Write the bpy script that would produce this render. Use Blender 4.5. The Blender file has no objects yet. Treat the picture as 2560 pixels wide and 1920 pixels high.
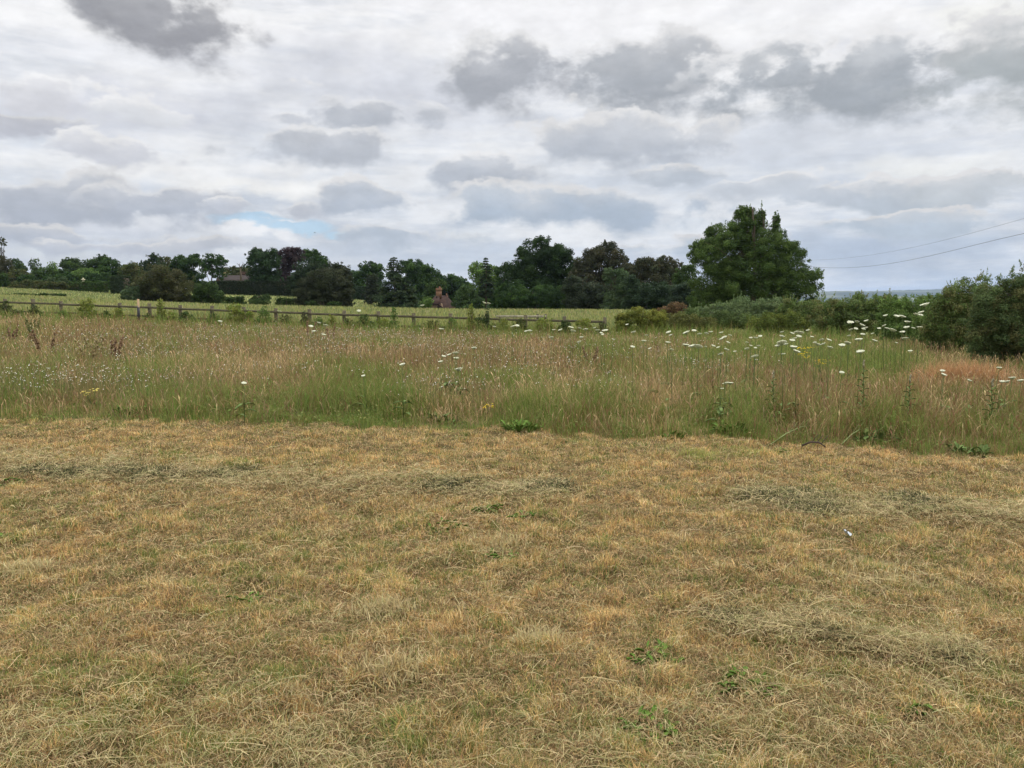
import bpy, math, random
import numpy as np
from mathutils import Vector

# ------------------------------------------------------------------ camera
F = 1920.0            # focal length in photo pixels (2560 wide)
HOR = 740.0           # eye level row in the photo
EYE = 1.6
PITCH = math.atan((960 - HOR) / F)
sc = bpy.context.scene
cam_d = bpy.data.cameras.new('camera')
cam_d.sensor_width = 36.0
cam_d.lens = F / 2560 * 36
cam_d.clip_start = 0.05
cam_d.clip_end = 60000
cam = bpy.data.objects.new('camera', cam_d)
cam.location = (0, 0, EYE)
cam.rotation_euler = (math.radians(90) - PITCH, 0, 0)
sc.collection.objects.link(cam)
sc.camera = cam
sc.view_settings.view_transform = 'Standard'
sc.view_settings.look = 'None'
sc.view_settings.exposure = 0.0
sc.view_settings.gamma = 1.0
sc.cycles.max_bounces = 6
sc.cycles.diffuse_bounces = 3
sc.cycles.transmission_bounces = 4
sc.cycles.volume_bounces = 0
sc.cycles.use_denoising = True

CP, SP = math.cos(PITCH), math.sin(PITCH)
def ray(px, py):
    dx = (px - 1280) / F
    dz = (960 - py) / F
    return (dx, CP + dz * SP, -SP + dz * CP)
def at(px, py, D):
    r = ray(px, py); k = D / r[1]
    return Vector((r[0] * k, D, EYE + r[2] * k))
def proj(x, y, z):
    zz = z - EYE
    d = y * CP - zz * SP
    v = y * SP + zz * CP
    return 1280 + F * x / d, 960 - F * v / d
def srgb(*c):
    return tuple((v / 12.92 if v <= .04045 else ((v + .055) / 1.055) ** 2.4) for v in c)

# ------------------------------------------------------------------ sun and sky
SUN_EL, SUN_AZ = math.radians(52), math.radians(48)   # azimuth from +Y towards +X
sun_d = bpy.data.lights.new('sun', 'SUN')
sun_d.energy = 1.5
sun_d.angle = math.radians(14)
sun_d.color = (1.0, .95, .86)
sun = bpy.data.objects.new('sun', sun_d)
sv = Vector((math.sin(SUN_AZ) * math.cos(SUN_EL), math.cos(SUN_AZ) * math.cos(SUN_EL), math.sin(SUN_EL)))
sun.rotation_euler = sv.to_track_quat('Z', 'Y').to_euler()
sc.collection.objects.link(sun)

world = bpy.data.worlds.new('World'); sc.world = world
world.use_nodes = True
nt = world.node_tree
for n in list(nt.nodes): nt.nodes.remove(n)
WS = 0.1                                              # background strength
def N(t, **kw):
    n = nt.nodes.new(t)
    for k, v in kw.items(): setattr(n, k, v)
    return n
def L(a, b): nt.links.new(a, b)
def M(op, a, b=None, c=None):
    n = N('ShaderNodeMath', operation=op)
    for i, v in enumerate((a, b, c)):
        if v is None: continue
        if isinstance(v, (int, float)): n.inputs[i].default_value = v
        else: L(v, n.inputs[i])
    return n.outputs[0]
def MR(v, a, b, c, d, smooth=True):
    n = N('ShaderNodeMapRange', interpolation_type='SMOOTHSTEP' if smooth else 'LINEAR')
    L(v, n.inputs[0])
    for i, q in enumerate((a, b, c, d)):
        n.inputs[i + 1].default_value = q
    return n.outputs[0]
def MIX(f, a, b):
    n = N('ShaderNodeMix', data_type='RGBA')
    if isinstance(f, (int, float)): n.inputs[0].default_value = f
    else: L(f, n.inputs[0])
    for i, v in ((6, a), (7, b)):
        if isinstance(v, tuple): n.inputs[i].default_value = (*v, 1)
        else: L(v, n.inputs[i])
    return n.outputs[2]
out = N('ShaderNodeOutputWorld'); bg = N('ShaderNodeBackground')
bg.inputs[1].default_value = WS
L(bg.outputs[0], out.inputs[0])
sky = N('ShaderNodeTexSky', sky_type='NISHITA')
sky.sun_disc = False
sky.sun_elevation = SUN_EL
sky.sun_rotation = SUN_AZ
tc = N('ShaderNodeTexCoord')
sep = N('ShaderNodeSeparateXYZ'); L(tc.outputs['Generated'], sep.inputs[0])
az = M('ARCTAN2', sep.outputs[0], sep.outputs[1])
el = M('ARCSINE', sep.outputs[2])
def noise(vec, scale, detail, rough=.55, lac=2.0):
    n = N('ShaderNodeTexNoise')
    n.inputs['Scale'].default_value = scale; n.inputs['Detail'].default_value = detail
    n.inputs['Roughness'].default_value = rough; n.inputs['Lacunarity'].default_value = lac
    L(vec, n.inputs['Vector']); return n
def scaled(vec, s, off=(0, 0, 0)):
    n = N('ShaderNodeMapping'); L(vec, n.inputs[0])
    n.inputs['Scale'].default_value = s; n.inputs['Location'].default_value = off
    return n.outputs[0]
flat = scaled(tc.outputs['Generated'], (1, 1, 2.1))
nA = noise(flat, 5.0, 2)
warp = N('ShaderNodeVectorMath', operation='MULTIPLY_ADD')   # domain warp for the cloud outlines
nW = noise(flat, 9.0, 5, .6)
comb = N('ShaderNodeCombineXYZ'); L(az, comb.inputs[0]); L(el, comb.inputs[1])
sub = N('ShaderNodeVectorMath', operation='SUBTRACT'); L(nW.outputs['Color'], sub.inputs[0]); sub.inputs[1].default_value = (.5, .5, .5)
L(sub.outputs[0], warp.inputs[0]); warp.inputs[1].default_value = (.12, .06, 0); L(comb.outputs[0], warp.inputs[2])
P = warp.outputs[0]
nE = noise(scaled(tc.outputs['Generated'], (1, 1, 1.5), (3, 1, 2)), 13.0, 7, .56)
edge = M('MULTIPLY_ADD', M('SUBTRACT', nE.outputs[0], .5), 2.5, 1.0)
edge_soft = M('MULTIPLY_ADD', M('SUBTRACT', nE.outputs[0], .5), 1.2, 1.0)
def C(*c):                                            # display colour -> radiance fed to the background
    return tuple(v / WS for v in srgb(*c))
# the high, thin overcast sheet: paler above, bluer towards the horizon
elv = M('DIVIDE', el, math.radians(20))
sheet = MIX(MR(elv, 0.0, 1.0, 0, 1), C(.715, .765, .83), C(.945, .945, .955))
side = MR(az, -.5, .45, 1, 0)
low = MR(elv, .05, .55, 1, 0)
sheet = MIX(M('MULTIPLY', M('MULTIPLY', side, low), .75), sheet, C(.82, .835, .86))
nS = noise(scaled(tc.outputs['Generated'], (1.0, 1.0, 6.5)), 4.5, 6, .6)
sheet = MIX(MR(nS.outputs[0], .38, .66, 0, .66), sheet, C(.97, .97, .97))
nS2 = noise(scaled(tc.outputs['Generated'], (1.0, 1.0, 5.0), (7, 2, 5)), 7.0, 6, .6)
sheet = MIX(MR(nS2.outputs[0], .48, .72, 0, .45), sheet, C(.745, .775, .82))
col = sheet
def pang(px, py):
    r = Vector(ray(px, py)).normalized()
    return math.atan2(r.x, r.y), math.asin(r.z)
def blob(px, py, rx, ry, c, alpha=1.0, soft=.8, e=None, start=0.0):
    global col
    a, b = pang(px, py)
    k = math.cos(a)
    s = N('ShaderNodeVectorMath', operation='SUBTRACT'); L(P, s.inputs[0]); s.inputs[1].default_value = (a, b, 0)
    m = N('ShaderNodeVectorMath', operation='MULTIPLY'); L(s.outputs[0], m.inputs[0])
    m.inputs[1].default_value = (F / rx / k, F / ry, 0)
    ln = N('ShaderNodeVectorMath', operation='LENGTH'); L(m.outputs[0], ln.inputs[0])
    f = M('SUBTRACT', e or edge, ln.outputs['Value'])
    f = MR(f, start, start + soft, 0, alpha)
    col = MIX(f, col, c if not isinstance(c, tuple) else C(*c))
# broad soft greys and bright streaks
for b in [(950, 230, 560, 170, (.785, .80, .84), .8, 1.1), (300, 275, 480, 90, (.80, .81, .85), .75, 1.0),
          (2000, 345, 460, 80, (.81, .83, .865), .8, 1.0), (1500, 470, 900, 120, (.80, .825, .86), .6, 1.2),
          (2000, 640, 700, 60, (.70, .75, .82), .85, 1.0), (1150, 640, 400, 45, (.73, .775, .835), .7, 1.0),
          (250, 560, 420, 40, (.745, .77, .82), .6, 1.0),
          (300, 20, 260, 60, (.95, .95, .95), .7, 1.0), (1250, 60, 420, 70, (.955, .955, .965), .9, 1.0),
          (1800, 70, 500, 80, (.955, .955, .96), .9, 1.0), (2480, 60, 200, 80, (.945, .945, .925), .8, 1.0),
          (420, 430, 560, 60, (.945, .945, .945), .9, 1.0), (1500, 310, 190, 35, (.955, .955, .96), .9, .9),
          (2330, 420, 260, 45, (.93, .935, .93), .85, 1.0), (650, 470, 380, 30, (.95, .95, .945), .9, .9),
          (1050, 520, 260, 30, (.91, .92, .935), .7, .9), (1750, 560, 300, 22, (.86, .885, .915), .7, .9)]:
    blob(*b[:5], alpha=b[5], soft=b[6], e=edge_soft)
# the one gap of blue sky
skyc = N('ShaderNodeMix', data_type='RGBA', blend_type='MULTIPLY'); skyc.inputs[0].default_value = 1
L(sky.outputs[0], skyc.inputs[6]); skyc.inputs[7].default_value = (1.0, 1.0, 1.0, 1)
blue = MIX(.72, skyc.outputs[2], C(.74, .85, .945))
for b in [(640, 556, 105, 17), (730, 576, 120, 20), (830, 592, 70, 16)]:
    blob(*b, blue, alpha=1.0, soft=.5, e=edge_soft)
for b in [(610, 590, 130, 22, (.92, .925, .935), .95, .5), (420, 600, 260, 30, (.83, .845, .87), .8, .8),
          (1180, 590, 120, 30, (.86, .88, .90), .8, .8), (700, 560, 60, 8, (.9, .91, .93), .7, .7),
          (560, 625, 200, 22, (.80, .82, .85), .7, .8), (180, 640, 240, 22, (.82, .835, .85), .8, .8)]:
    blob(*b[:5], alpha=b[5], soft=b[6])
def cumulus(px, py, rx, ry, top, base):
    """one cloud: bright billowed top grading into its grey base"""
    global col
    a, b = pang(px, py); k = math.cos(a)
    sv_ = N('ShaderNodeVectorMath', operation='SUBTRACT'); L(P, sv_.inputs[0]); sv_.inputs[1].default_value = (a, b, 0)
    m = N('ShaderNodeVectorMath', operation='MULTIPLY'); L(sv_.outputs[0], m.inputs[0]); m.inputs[1].default_value = (F / rx / k, F / ry, 0)
    ln = N('ShaderNodeVectorMath', operation='LENGTH'); L(m.outputs[0], ln.inputs[0])
    sp_ = N('ShaderNodeSeparateXYZ'); L(m.outputs[0], sp_.inputs[0])
    f = M('SUBTRACT', edge, ln.outputs['Value'])
    dn = M('SUBTRACT', M('MULTIPLY_ADD', M('SUBTRACT', nI2, .5), 1.5, 0.0), sp_.outputs[1])
    mid = tuple(.50 * p_ + .50 * q_ for p_, q_ in zip(top, base))
    body = MIX(MR(dn, -.9, .30, 0, 1), C(*mid), C(*base))
    body = MIX(MR(M('MULTIPLY_ADD', sp_.outputs[1], -.35, f), -.05, .38, 0, 1), C(*top), body)      # thin bright rim along the top
    thick = M('MAXIMUM', M('MULTIPLY_ADD', sp_.outputs[1], -.36, .56), .24)        # crisp top edge, soft underside
    n = N('ShaderNodeMapRange', interpolation_type='SMOOTHSTEP'); L(f, n.inputs[0]); n.inputs[1].default_value = 0.0; L(thick, n.inputs[2])
    n.inputs[3].default_value = 0; n.inputs[4].default_value = .97
    col = MIX(n.outputs[0], col, body)
nI2 = noise(scaled(tc.outputs['Generated'], (1, 1, 1.7), (2, 8, 3)), 17.0, 6, .6).outputs[0]
# cumulus: a lit rim, then the grey body with its darker base
for (px, py, rx, ry, g, rim) in [
        (60, 232, 120, 52, (.83, .835, .86), .96), (350, 292, 90, 40, (.85, .86, .88), .92),
        (30, 306, 110, 24, (.74, .75, .785), .84), (300, 388, 120, 34, (.80, .81, .84), .90),
        (160, 372, 70, 30, (.79, .80, .83), .90),
        (415, 44, 210, 82, (.60, .605, .63), .84), (1255, 188, 165, 78, (.65, .665, .695), .90),
        (1650, 195, 175, 100, (.65, .67, .70), .88), (2120, 205, 320, 86, (.635, .66, .69), .93),
        (2490, 180, 170, 96, (.665, .69, .705), .86), (895, 288, 170, 58, (.71, .73, .765), .91),
        (740, 300, 70, 24, (.78, .795, .825), .91),
        (815, 378, 210, 52, (.725, .745, .78), .90), (1190, 440, 150, 54, (.71, .735, .775), .92),
        (1560, 375, 220, 78, (.72, .745, .785), .88), (1680, 440, 120, 36, (.72, .75, .79), .86),
        (130, 500, 240, 62, (.685, .71, .755), .86), (430, 515, 140, 46, (.69, .715, .76), .87),
        (740, 532, 86, 36, (.73, .75, .79), .88), (900, 515, 140, 42, (.70, .735, .785), .88),
        (585, 524, 44, 16, (.76, .78, .82), .88), (1430, 525, 280, 56, (.68, .73, .79), .87),
        (2230, 492, 200, 36, (.715, .75, .79), .88), (2060, 490, 60, 24, (.75, .78, .82), .88),
        (1940, 470, 130, 30, (.775, .80, .835), .9), (2420, 470, 120, 24, (.76, .785, .81), .88),
        (1000, 600, 180, 30, (.72, .76, .81), .86), (2230, 560, 220, 26, (.72, .765, .815), .85),
        (1800, 610, 220, 24, (.72, .765, .815), .83), (120, 590, 220, 26, (.71, .735, .78), .84),
        (400, 625, 200, 22, (.73, .75, .79), .84)]:
    cumulus(px, py, rx * 1.28, ry * 1.22, (rim, rim, rim * 1.005), g)
# brighter sheet overhead, above the frame, as under any overcast
zen = MR(el, math.radians(22), math.radians(60), 1.0, 3.0)
nI = noise(scaled(tc.outputs['Generated'], (1, 1, 2.0), (9, 4, 1)), 22.0, 6, .6)
zen = M('MULTIPLY', zen, M('MULTIPLY_ADD', M('SUBTRACT', nI.outputs[0], .5), .42, 1.02))
mul = N('ShaderNodeVectorMath', operation='SCALE'); L(col, mul.inputs[0]); L(zen, mul.inputs['Scale'])
L(mul.outputs[0], bg.inputs[0])
world.cycles.sampling_method = 'MANUAL'
world.cycles.sample_map_resolution = 512

# ------------------------------------------------------------------ helpers
rs = np.random.RandomState(7)
random.seed(7)
def mesh_np(name, V, faces, mat=None, colors=None, smooth=False):
    """V (n,3); faces: list of int arrays, each (m,k)"""
    me = bpy.data.meshes.new(name)
    me.vertices.add(len(V)); me.vertices.foreach_set('co', np.ascontiguousarray(V, dtype=np.float32).ravel())
    idx = np.concatenate([f.ravel() for f in faces]).astype(np.int32)
    tot = np.concatenate([np.full(len(f), f.shape[1]) for f in faces]).astype(np.int32)
    start = np.concatenate([[0], np.cumsum(tot)[:-1]]).astype(np.int32)
    me.loops.add(len(idx)); me.loops.foreach_set('vertex_index', idx)
    me.polygons.add(len(tot)); me.polygons.foreach_set('loop_start', start)
    if smooth: me.polygons.foreach_set('use_smooth', np.ones(len(tot), dtype=bool))
    me.update(calc_edges=True)
    if colors is not None:
        a = me.color_attributes.new('col', 'FLOAT_COLOR', 'POINT')
        c = np.ones((len(V), 4), dtype=np.float32); c[:, :3] = colors
        a.data.foreach_set('color', c.ravel())
    if mat: me.materials.append(mat)
    return me
def link(name, me, parent=None, loc=None):
    o = bpy.data.objects.new(name, me)
    sc.collection.objects.link(o)
    if parent: o.parent = parent
    if loc is not None: o.location = loc
    return o
def tag(o, label=None, cat=None, group=None, kind=None):
    if label: o['label'] = label
    if cat: o['category'] = cat
    if group: o['group'] = group
    if kind: o['kind'] = kind
    return o
def empty(name, loc, label, cat, group=None):
    return tag(link(name, None, None, loc), label, cat, group)
class MB:
    """collects boxes, tubes and polygons into one mesh"""
    def __init__(s): s.v = []; s.f = {3: [], 4: []}
    def add(s, vs, fs):
        b = len(s.v); s.v += [tuple(v) for v in vs]
        for f in fs: s.f.setdefault(len(f), []).append([i + b for i in f])
    def box(s, c, size, rz=0, top=1.0, lean=(0, 0)):
        x, y, z = [q / 2 for q in size]; cr, sr = math.cos(rz), math.sin(rz); vs = []
        for k in (-1, 1):
            q = top if k > 0 else 1
            for i, j in ((-1, -1), (1, -1), (1, 1), (-1, 1)):
                a, b = i * x * q, j * y * q
                vs.append((c[0] + a * cr - b * sr + (lean[0] if k > 0 else 0), c[1] + a * sr + b * cr + (lean[1] if k > 0 else 0), c[2] + k * z))
        s.add(vs, [(3, 2, 1, 0), (4, 5, 6, 7), (0, 1, 5, 4), (1, 2, 6, 5), (2, 3, 7, 6), (3, 0, 4, 7)])
    def tube(s, pts, rad, n=6, cap=True):
        pts = [Vector(p) for p in pts]; rings = []
        for i, p in enumerate(pts):
            t = (pts[min(i + 1, len(pts) - 1)] - pts[max(i - 1, 0)]).normalized()
            a = t.cross(Vector((0, 1, .13)) if abs(t.y) < .8 else Vector((1, 0, .1))).normalized(); b = t.cross(a)
            r = rad[i] if isinstance(rad, (list, tuple)) else rad
            rings.append([p + (a * math.cos(2 * math.pi * k / n) + b * math.sin(2 * math.pi * k / n)) * r for k in range(n)])
        vs = [v for r in rings for v in r]; fs = []
        for i in range(len(pts) - 1):
            for k in range(n):
                fs.append((i * n + k, i * n + (k + 1) % n, (i + 1) * n + (k + 1) % n, (i + 1) * n + k))
        if cap:
            fs += [tuple(range(n))[::-1], tuple((len(pts) - 1) * n + k for k in range(n))]
        s.add(vs, fs)
    def mesh(s, name, mat, smooth=False):
        return mesh_np(name, np.array(s.v), [np.array(f) for f in s.f.values() if f], mat, smooth=smooth)
    def build(s, name, mat, parent=None, loc=None, smooth=False):
        return link(name, s.mesh(name, mat, smooth), parent, loc)

_perm = rs.rand(256, 256)
def vnoise(x, y):
    xi = np.floor(x).astype(int); yi = np.floor(y).astype(int)
    fx = x - xi; fy = y - yi
    fx = fx * fx * (3 - 2 * fx); fy = fy * fy * (3 - 2 * fy)
    a = _perm[xi & 255, yi & 255]; b = _perm[(xi + 1) & 255, yi & 255]
    c = _perm[xi & 255, (yi + 1) & 255]; d = _perm[(xi + 1) & 255, (yi + 1) & 255]
    return (a * (1 - fx) + b * fx) * (1 - fy) + (c * (1 - fx) + d * fx) * fy
def fbm(x, y, o=4, s=0.0):
    t = 0; a = .5; tot = 0
    for i in range(o):
        t = t + a * vnoise(x + s + i * 17.3, y - s + i * 9.1); tot += a; a *= .5; x = x * 2.03; y = y * 2.03
    return t / tot
def sstep(a, b, x):
    t = np.clip((x - a) / (b - a), 0, 1); return t * t * (3 - 2 * t)

# ------------------------------------------------------------------ terrain heights
TD = [10, 25, 40, 55, 70, 90, 110, 140, 200, 400, 1000, 2000, 2700, 4000, 6500, 9500]
TU = [-.9, -.66, -.4, -.27, -.17, -.09, .05, .2, .42, .62, .9]
TZ = [
    [0, .15, .4, .9, 1.4, 2.1, 2.8, 3.4, 4.3, 4, -10, -30, -40, -40, 10, 0],
    [0, .1, .3, .8, 1.2, 1.85, 2.6, 3.2, 4.2, 4, -10, -30, -40, -40, 10, 0],
    [0, 0, .02, .4, .72, .35, .95, 2.2, 3.2, 3, -10, -30, -40, -40, 10, 0],
    [0, -.05, -.15, .2, .5, .0, .7, 1.7, 2.6, 2, -15, -30, -40, -40, 10, 0],
    [0, -.1, -.24, .1, .38, -.2, .1, .8, 1.0, 0, -20, -30, -40, -40, 10, 0],
    [0, -.12, -.32, .0, .28, -.6, -1.8, -2.9, -2.5, -5, -30, -40, -50, -50, 10, 0],
    [0, -.17, -.42, -.1, .22, -.3, -1.0, -1.6, -2, -6, -40, -40, -50, -50, 10, 0],
    [0, -.2, -.5, -.2, .1, -.3, -1.0, -1.6, -3, -12, -50, -40, -60, -60, 12, 0],
    [0, -.2, -.55, -.7, -.9, -1.6, -2.6, -5, -10, -28, -60, -15, -60, -60, 44, 10],
    [0, -.15, -.4, -.6, -.9, -1.6, -2.6, -5, -10, -28, -60, -19, -60, -60, 76, 20],
    [0, -.15, -.4, -.6, -.9, -1.6, -2.6, -5, -10, -28, -60, -30, -60, -60, 50, 20]]
_lg = np.linspace(math.log(10), math.log(9500), 420); _uu = np.linspace(-.9, .9, 181)
_t = np.array([np.interp(_lg, np.log(TD), r) for r in TZ])
_t = np.array([np.interp(_uu, TU, _t[:, i]) for i in range(420)]).T
def _blur(a, k, ax):
    w = np.hanning(2 * k + 3)[1:-1]; w /= w.sum()
    pad = [(0, 0), (0, 0)]; pad[ax] = (k, k)
    b = np.pad(a, pad, mode='edge')
    return np.apply_along_axis(lambda r: np.convolve(r, w, 'valid'), ax, b)
_t = _blur(_blur(_t, 5, 1), 6, 0)
def zg(x, y):
    x = np.asarray(x, float); y = np.asarray(y, float)
    yy = np.clip(y, 10, 9499)
    u = np.clip(x / np.maximum(y, 10), -.8999, .8999)
    a = (np.log(yy) - _lg[0]) / (_lg[1] - _lg[0]); b = (u + .9) / (_uu[1] - _uu[0])
    ai = np.clip(a.astype(int), 0, 418); bi = np.clip(b.astype(int), 0, 179); fa = a - ai; fb = b - bi
    z = (_t[bi, ai] * (1 - fb) + _t[bi + 1, ai] * fb) * (1 - fa) + (_t[bi, ai + 1] * (1 - fb) + _t[bi + 1, ai + 1] * fb) * fa
    z = z * np.clip((y - 9) / 6, 0, 1)
    near = np.clip(1 - (y - 30) / 60, .0, 1)
    z = z + near * ((fbm(x * .9, y * .9, 3, 5.) - .5) * .07 + (fbm(x * 3.1, y * 3.1, 2, 9.) - .5) * .03) + np.clip(1 - (y - 10) / 3, 0, 1) * (fbm(x * 5.5, y * 5.5, 2, 61.) - .5) * .06
    far = np.clip((y - 1200) / 600, 0, 1)
    return z + far * (vnoise(x / 22, y / 60) - .5) * 7 + np.clip((y - 4000) / 2000, 0, 1) * ((vnoise(x / 260, y / 900) - .5) * 20 + (vnoise(x / 800, y / 2000) - .5) * 26)
# near edge of the uncut meadow
_bx = np.array([-14, -6.5, -3.15, 0, 1.84, 3.4, 5.0, 12]); _by = np.array([10.8, 9.75, 9.45, 8.95, 8.45, 8.05, 7.55, 5.4])
def edge_y(x):
    return np.interp(x, _bx, _by) + (fbm(np.asarray(x) * 1.3, np.asarray(x) * 0 + 3, 3) - .5) * .6 + (vnoise(np.asarray(x) * 5.0, np.asarray(x) * 0 + 8) - .5) * .35
def fence_y(x): return 35.9 - .235 * np.asarray(x)
def ground_at(px, py, h=0.0):
    """where the line of sight through a photo point meets the ground (plus h)"""
    r = np.array(ray(px, py)); t = .5
    for _ in range(4000):
        p = np.array([0, 0, EYE]) + r * t
        if p[2] <= zg(p[0], p[1]) + h: break
        t *= 1.004
    return p

# ------------------------------------------------------------------ materials
def mat_new(name):
    m = bpy.data.materials.new(name); m.use_nodes = True
    t = m.node_tree
    for n in list(t.nodes): t.nodes.remove(n)
    return m, t
def leaf_mat(name, trans=.3, rough=.6, spec=.25, tint=(1, 1, 1)):
    m, t = mat_new(name)
    o = t.nodes.new('ShaderNodeOutputMaterial'); mx = t.nodes.new('ShaderNodeMixShader')
    p = t.nodes.new('ShaderNodeBsdfPrincipled'); tr = t.nodes.new('ShaderNodeBsdfTranslucent')
    a = t.nodes.new('ShaderNodeAttribute'); a.attribute_name = 'col'
    p.inputs['Roughness'].default_value = rough; p.inputs['Specular IOR Level'].default_value = spec
    t.links.new(a.outputs['Color'], p.inputs['Base Color']); t.links.new(a.outputs['Color'], tr.inputs['Color'])
    mx.inputs[0].default_value = trans
    t.links.new(p.outputs[0], mx.inputs[1]); t.links.new(tr.outputs[0], mx.inputs[2]); t.links.new(mx.outputs[0], o.inputs[0])
    return m
def plain(name, c, rough=.85, spec=.2, nscale=0, amt=.35, bump=0, stretch=(1, 1, 1)):
    m, t = mat_new(name)
    o = t.nodes.new('ShaderNodeOutputMaterial'); p = t.nodes.new('ShaderNodeBsdfPrincipled')
    p.inputs['Roughness'].default_value = rough; p.inputs['Specular IOR Level'].default_value = spec
    p.inputs['Base Color'].default_value = (*c, 1)
    if nscale:
        tcn = t.nodes.new('ShaderNodeTexCoord'); mp = t.nodes.new('ShaderNodeMapping'); mp.inputs['Scale'].default_value = stretch
        nz = t.nodes.new('ShaderNodeTexNoise'); nz.inputs['Scale'].default_value = nscale; nz.inputs['Detail'].default_value = 6
        cr = t.nodes.new('ShaderNodeValToRGB')
        cr.color_ramp.elements[0].position = .3; cr.color_ramp.elements[1].position = .72
        cr.color_ramp.elements[0].color = (*[v * (1 - amt) for v in c], 1); cr.color_ramp.elements[1].color = (*[min(1, v * (1 + amt)) for v in c], 1)
        t.links.new(tcn.outputs['Object'], mp.inputs[0]); t.links.new(mp.outputs[0], nz.inputs['Vector'])
        t.links.new(nz.outputs[0], cr.inputs[0]); t.links.new(cr.outputs[0], p.inputs['Base Color'])
        if bump:
            b = t.nodes.new('ShaderNodeBump'); b.inputs['Strength'].default_value = bump; b.inputs['Distance'].default_value = .03
            t.links.new(nz.outputs[0], b.inputs['Height']); t.links.new(b.outputs[0], p.inputs['Normal'])
    t.links.new(p.outputs[0], o.inputs[0])
    return m
M_GRASS = leaf_mat('grass', .3, .7, .15)
M_LEAF = leaf_mat('foliage', .30, .75, .08)
M_PETAL = leaf_mat('petals', .25, .8, .1)
M_BARK = plain('bark', (.09, .07, .05), nscale=6, bump=.5, stretch=(1, 1, .25))
M_WOOD = plain('weathered_wood', (.105, .09, .055), nscale=14, amt=.5, bump=.4, stretch=(.4, .4, 2))
M_NEWWOOD = plain('sawn_wood', (.40, .28, .165), nscale=20, amt=.25, stretch=(2, 2, .3))
M_BLACK = plain('black_sleeve', (.012, .011, .012), .5, .4, nscale=20)
M_STEM = plain('stem', (.085, .115, .035), nscale=9)
M_WIRE = plain('cable', (.03, .03, .032), .5)
M_BIRD = plain('bird_plumage', (.03, .03, .035), .7, nscale=30)

def tile_mat(name, c1, c2, sx, sy, mort):
    m, t = mat_new(name)
    o = t.nodes.new('ShaderNodeOutputMaterial'); p = t.nodes.new('ShaderNodeBsdfPrincipled')
    tcn = t.nodes.new('ShaderNodeTexCoord'); mp = t.nodes.new('ShaderNodeMapping')
    mp.inputs['Rotation'].default_value = (math.radians(90), 0, 0)
    b = t.nodes.new('ShaderNodeTexBrick')
    b.inputs['Color1'].default_value = (*c1, 1); b.inputs['Color2'].default_value = (*c2, 1); b.inputs['Mortar'].default_value = (*mort, 1)
    b.inputs['Scale'].default_value = 1; b.inputs['Brick Width'].default_value = sx; b.inputs['Row Height'].default_value = sy
    b.inputs['Mortar Size'].default_value = .012
    nz = t.nodes.new('ShaderNodeTexNoise'); nz.inputs['Scale'].default_value = 1.7; nz.inputs['Detail'].default_value = 6
    mx = t.nodes.new('ShaderNodeMix'); mx.data_type = 'RGBA'; mx.blend_type = 'MULTIPLY'; mx.inputs[0].default_value = .75
    cr = t.nodes.new('ShaderNodeValToRGB'); cr.color_ramp.elements[0].position = .3; cr.color_ramp.elements[1].position = .7
    cr.color_ramp.elements[0].color = (.5, .5, .48, 1); cr.color_ramp.elements[1].color = (1.25, 1.2, 1.1, 1)
    t.links.new(tcn.outputs['Object'], mp.inputs[0]); t.links.new(mp.outputs[0], b.inputs['Vector']); t.links.new(tcn.outputs['Object'], nz.inputs['Vector'])
    t.links.new(nz.outputs[0], cr.inputs[0]); t.links.new(b.outputs[0], mx.inputs[6]); t.links.new(cr.outputs[0], mx.inputs[7])
    t.links.new(mx.outputs[2], p.inputs['Base Color']); p.inputs['Roughness'].default_value = .9; p.inputs['Specular IOR Level'].default_value = .12
    t.links.new(p.outputs[0], o.inputs[0])
    return m
M_TILE = tile_mat('clay_tile', (.062, .034, .026), (.042, .026, .022), .25, .16, (.024, .018, .016))
M_BRICK = tile_mat('brick', (.27, .14, .08), (.20, .10, .058), .23, .08, (.20, .15, .11))

# ------------------------------------------------------------------ the ground, one sheet to the horizon
ys = np.concatenate([np.linspace(-25, 1, 30), np.linspace(1.2, 12, 240), np.geomspace(12.2, 9400, 330)])
us = np.linspace(-1.35, 1.35, 640)
YY, UU = np.meshgrid(ys, us, indexing='ij')
XX = UU * np.maximum(YY + 6, 14)
ZZ = zg(XX, YY)
GV = np.stack([XX, YY, ZZ], -1).reshape(-1, 3)
nr, nc = len(ys), len(us)
ii, jj = np.meshgrid(np.arange(nr - 1), np.arange(nc - 1), indexing='ij')
gi = (ii * nc + jj).ravel()
gf = np.stack([gi, gi + 1, gi + nc + 1, gi + nc], -1)
# land cover: cut turf, meadow litter, grazed pasture, woodland far off
gx, gy = GV[:, 0], GV[:, 1]
n1 = fbm(gx * .5, gy * .5, 4)[:, None]; n2 = fbm(gx * .05, gy * .12, 4, 3.)[:, None]
turf = np.array([.13, .085, .04]) * (1 - n1) + np.array([.075, .065, .028]) * n1
litter = np.array([.11, .09, .04]) * (1 - n1) + np.array([.08, .09, .03]) * n1
past = np.array([.17, .21, .065]) * (1 - n2) + np.array([.23, .235, .095]) * n2
n3 = sstep(.45, .62, fbm(gx / 420, gy / 900, 4, 12.))[:, None]; wood = np.array([.022, .036, .018]) * (1 - n3) + np.array([.12, .13, .07]) * n3 * sstep(3500, 4500, gy)[:, None] + np.array([.022, .036, .018]) * n3 * (1 - sstep(3500, 4500, gy)[:, None])
vall = np.array([.035, .055, .025]) * (1 - n2) + np.array([.06, .08, .035]) * n2
mm = sstep(-.3, .3, gy - edge_y(gx))[:, None]
pp = sstep(-1, 1, gy - fence_y(gx))[:, None]
c = turf * (1 - mm) + litter * mm
c = c * (1 - pp) + past * pp
w = sstep(300, 900, gy)[:, None]; c = c * (1 - w) + vall * w
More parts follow.
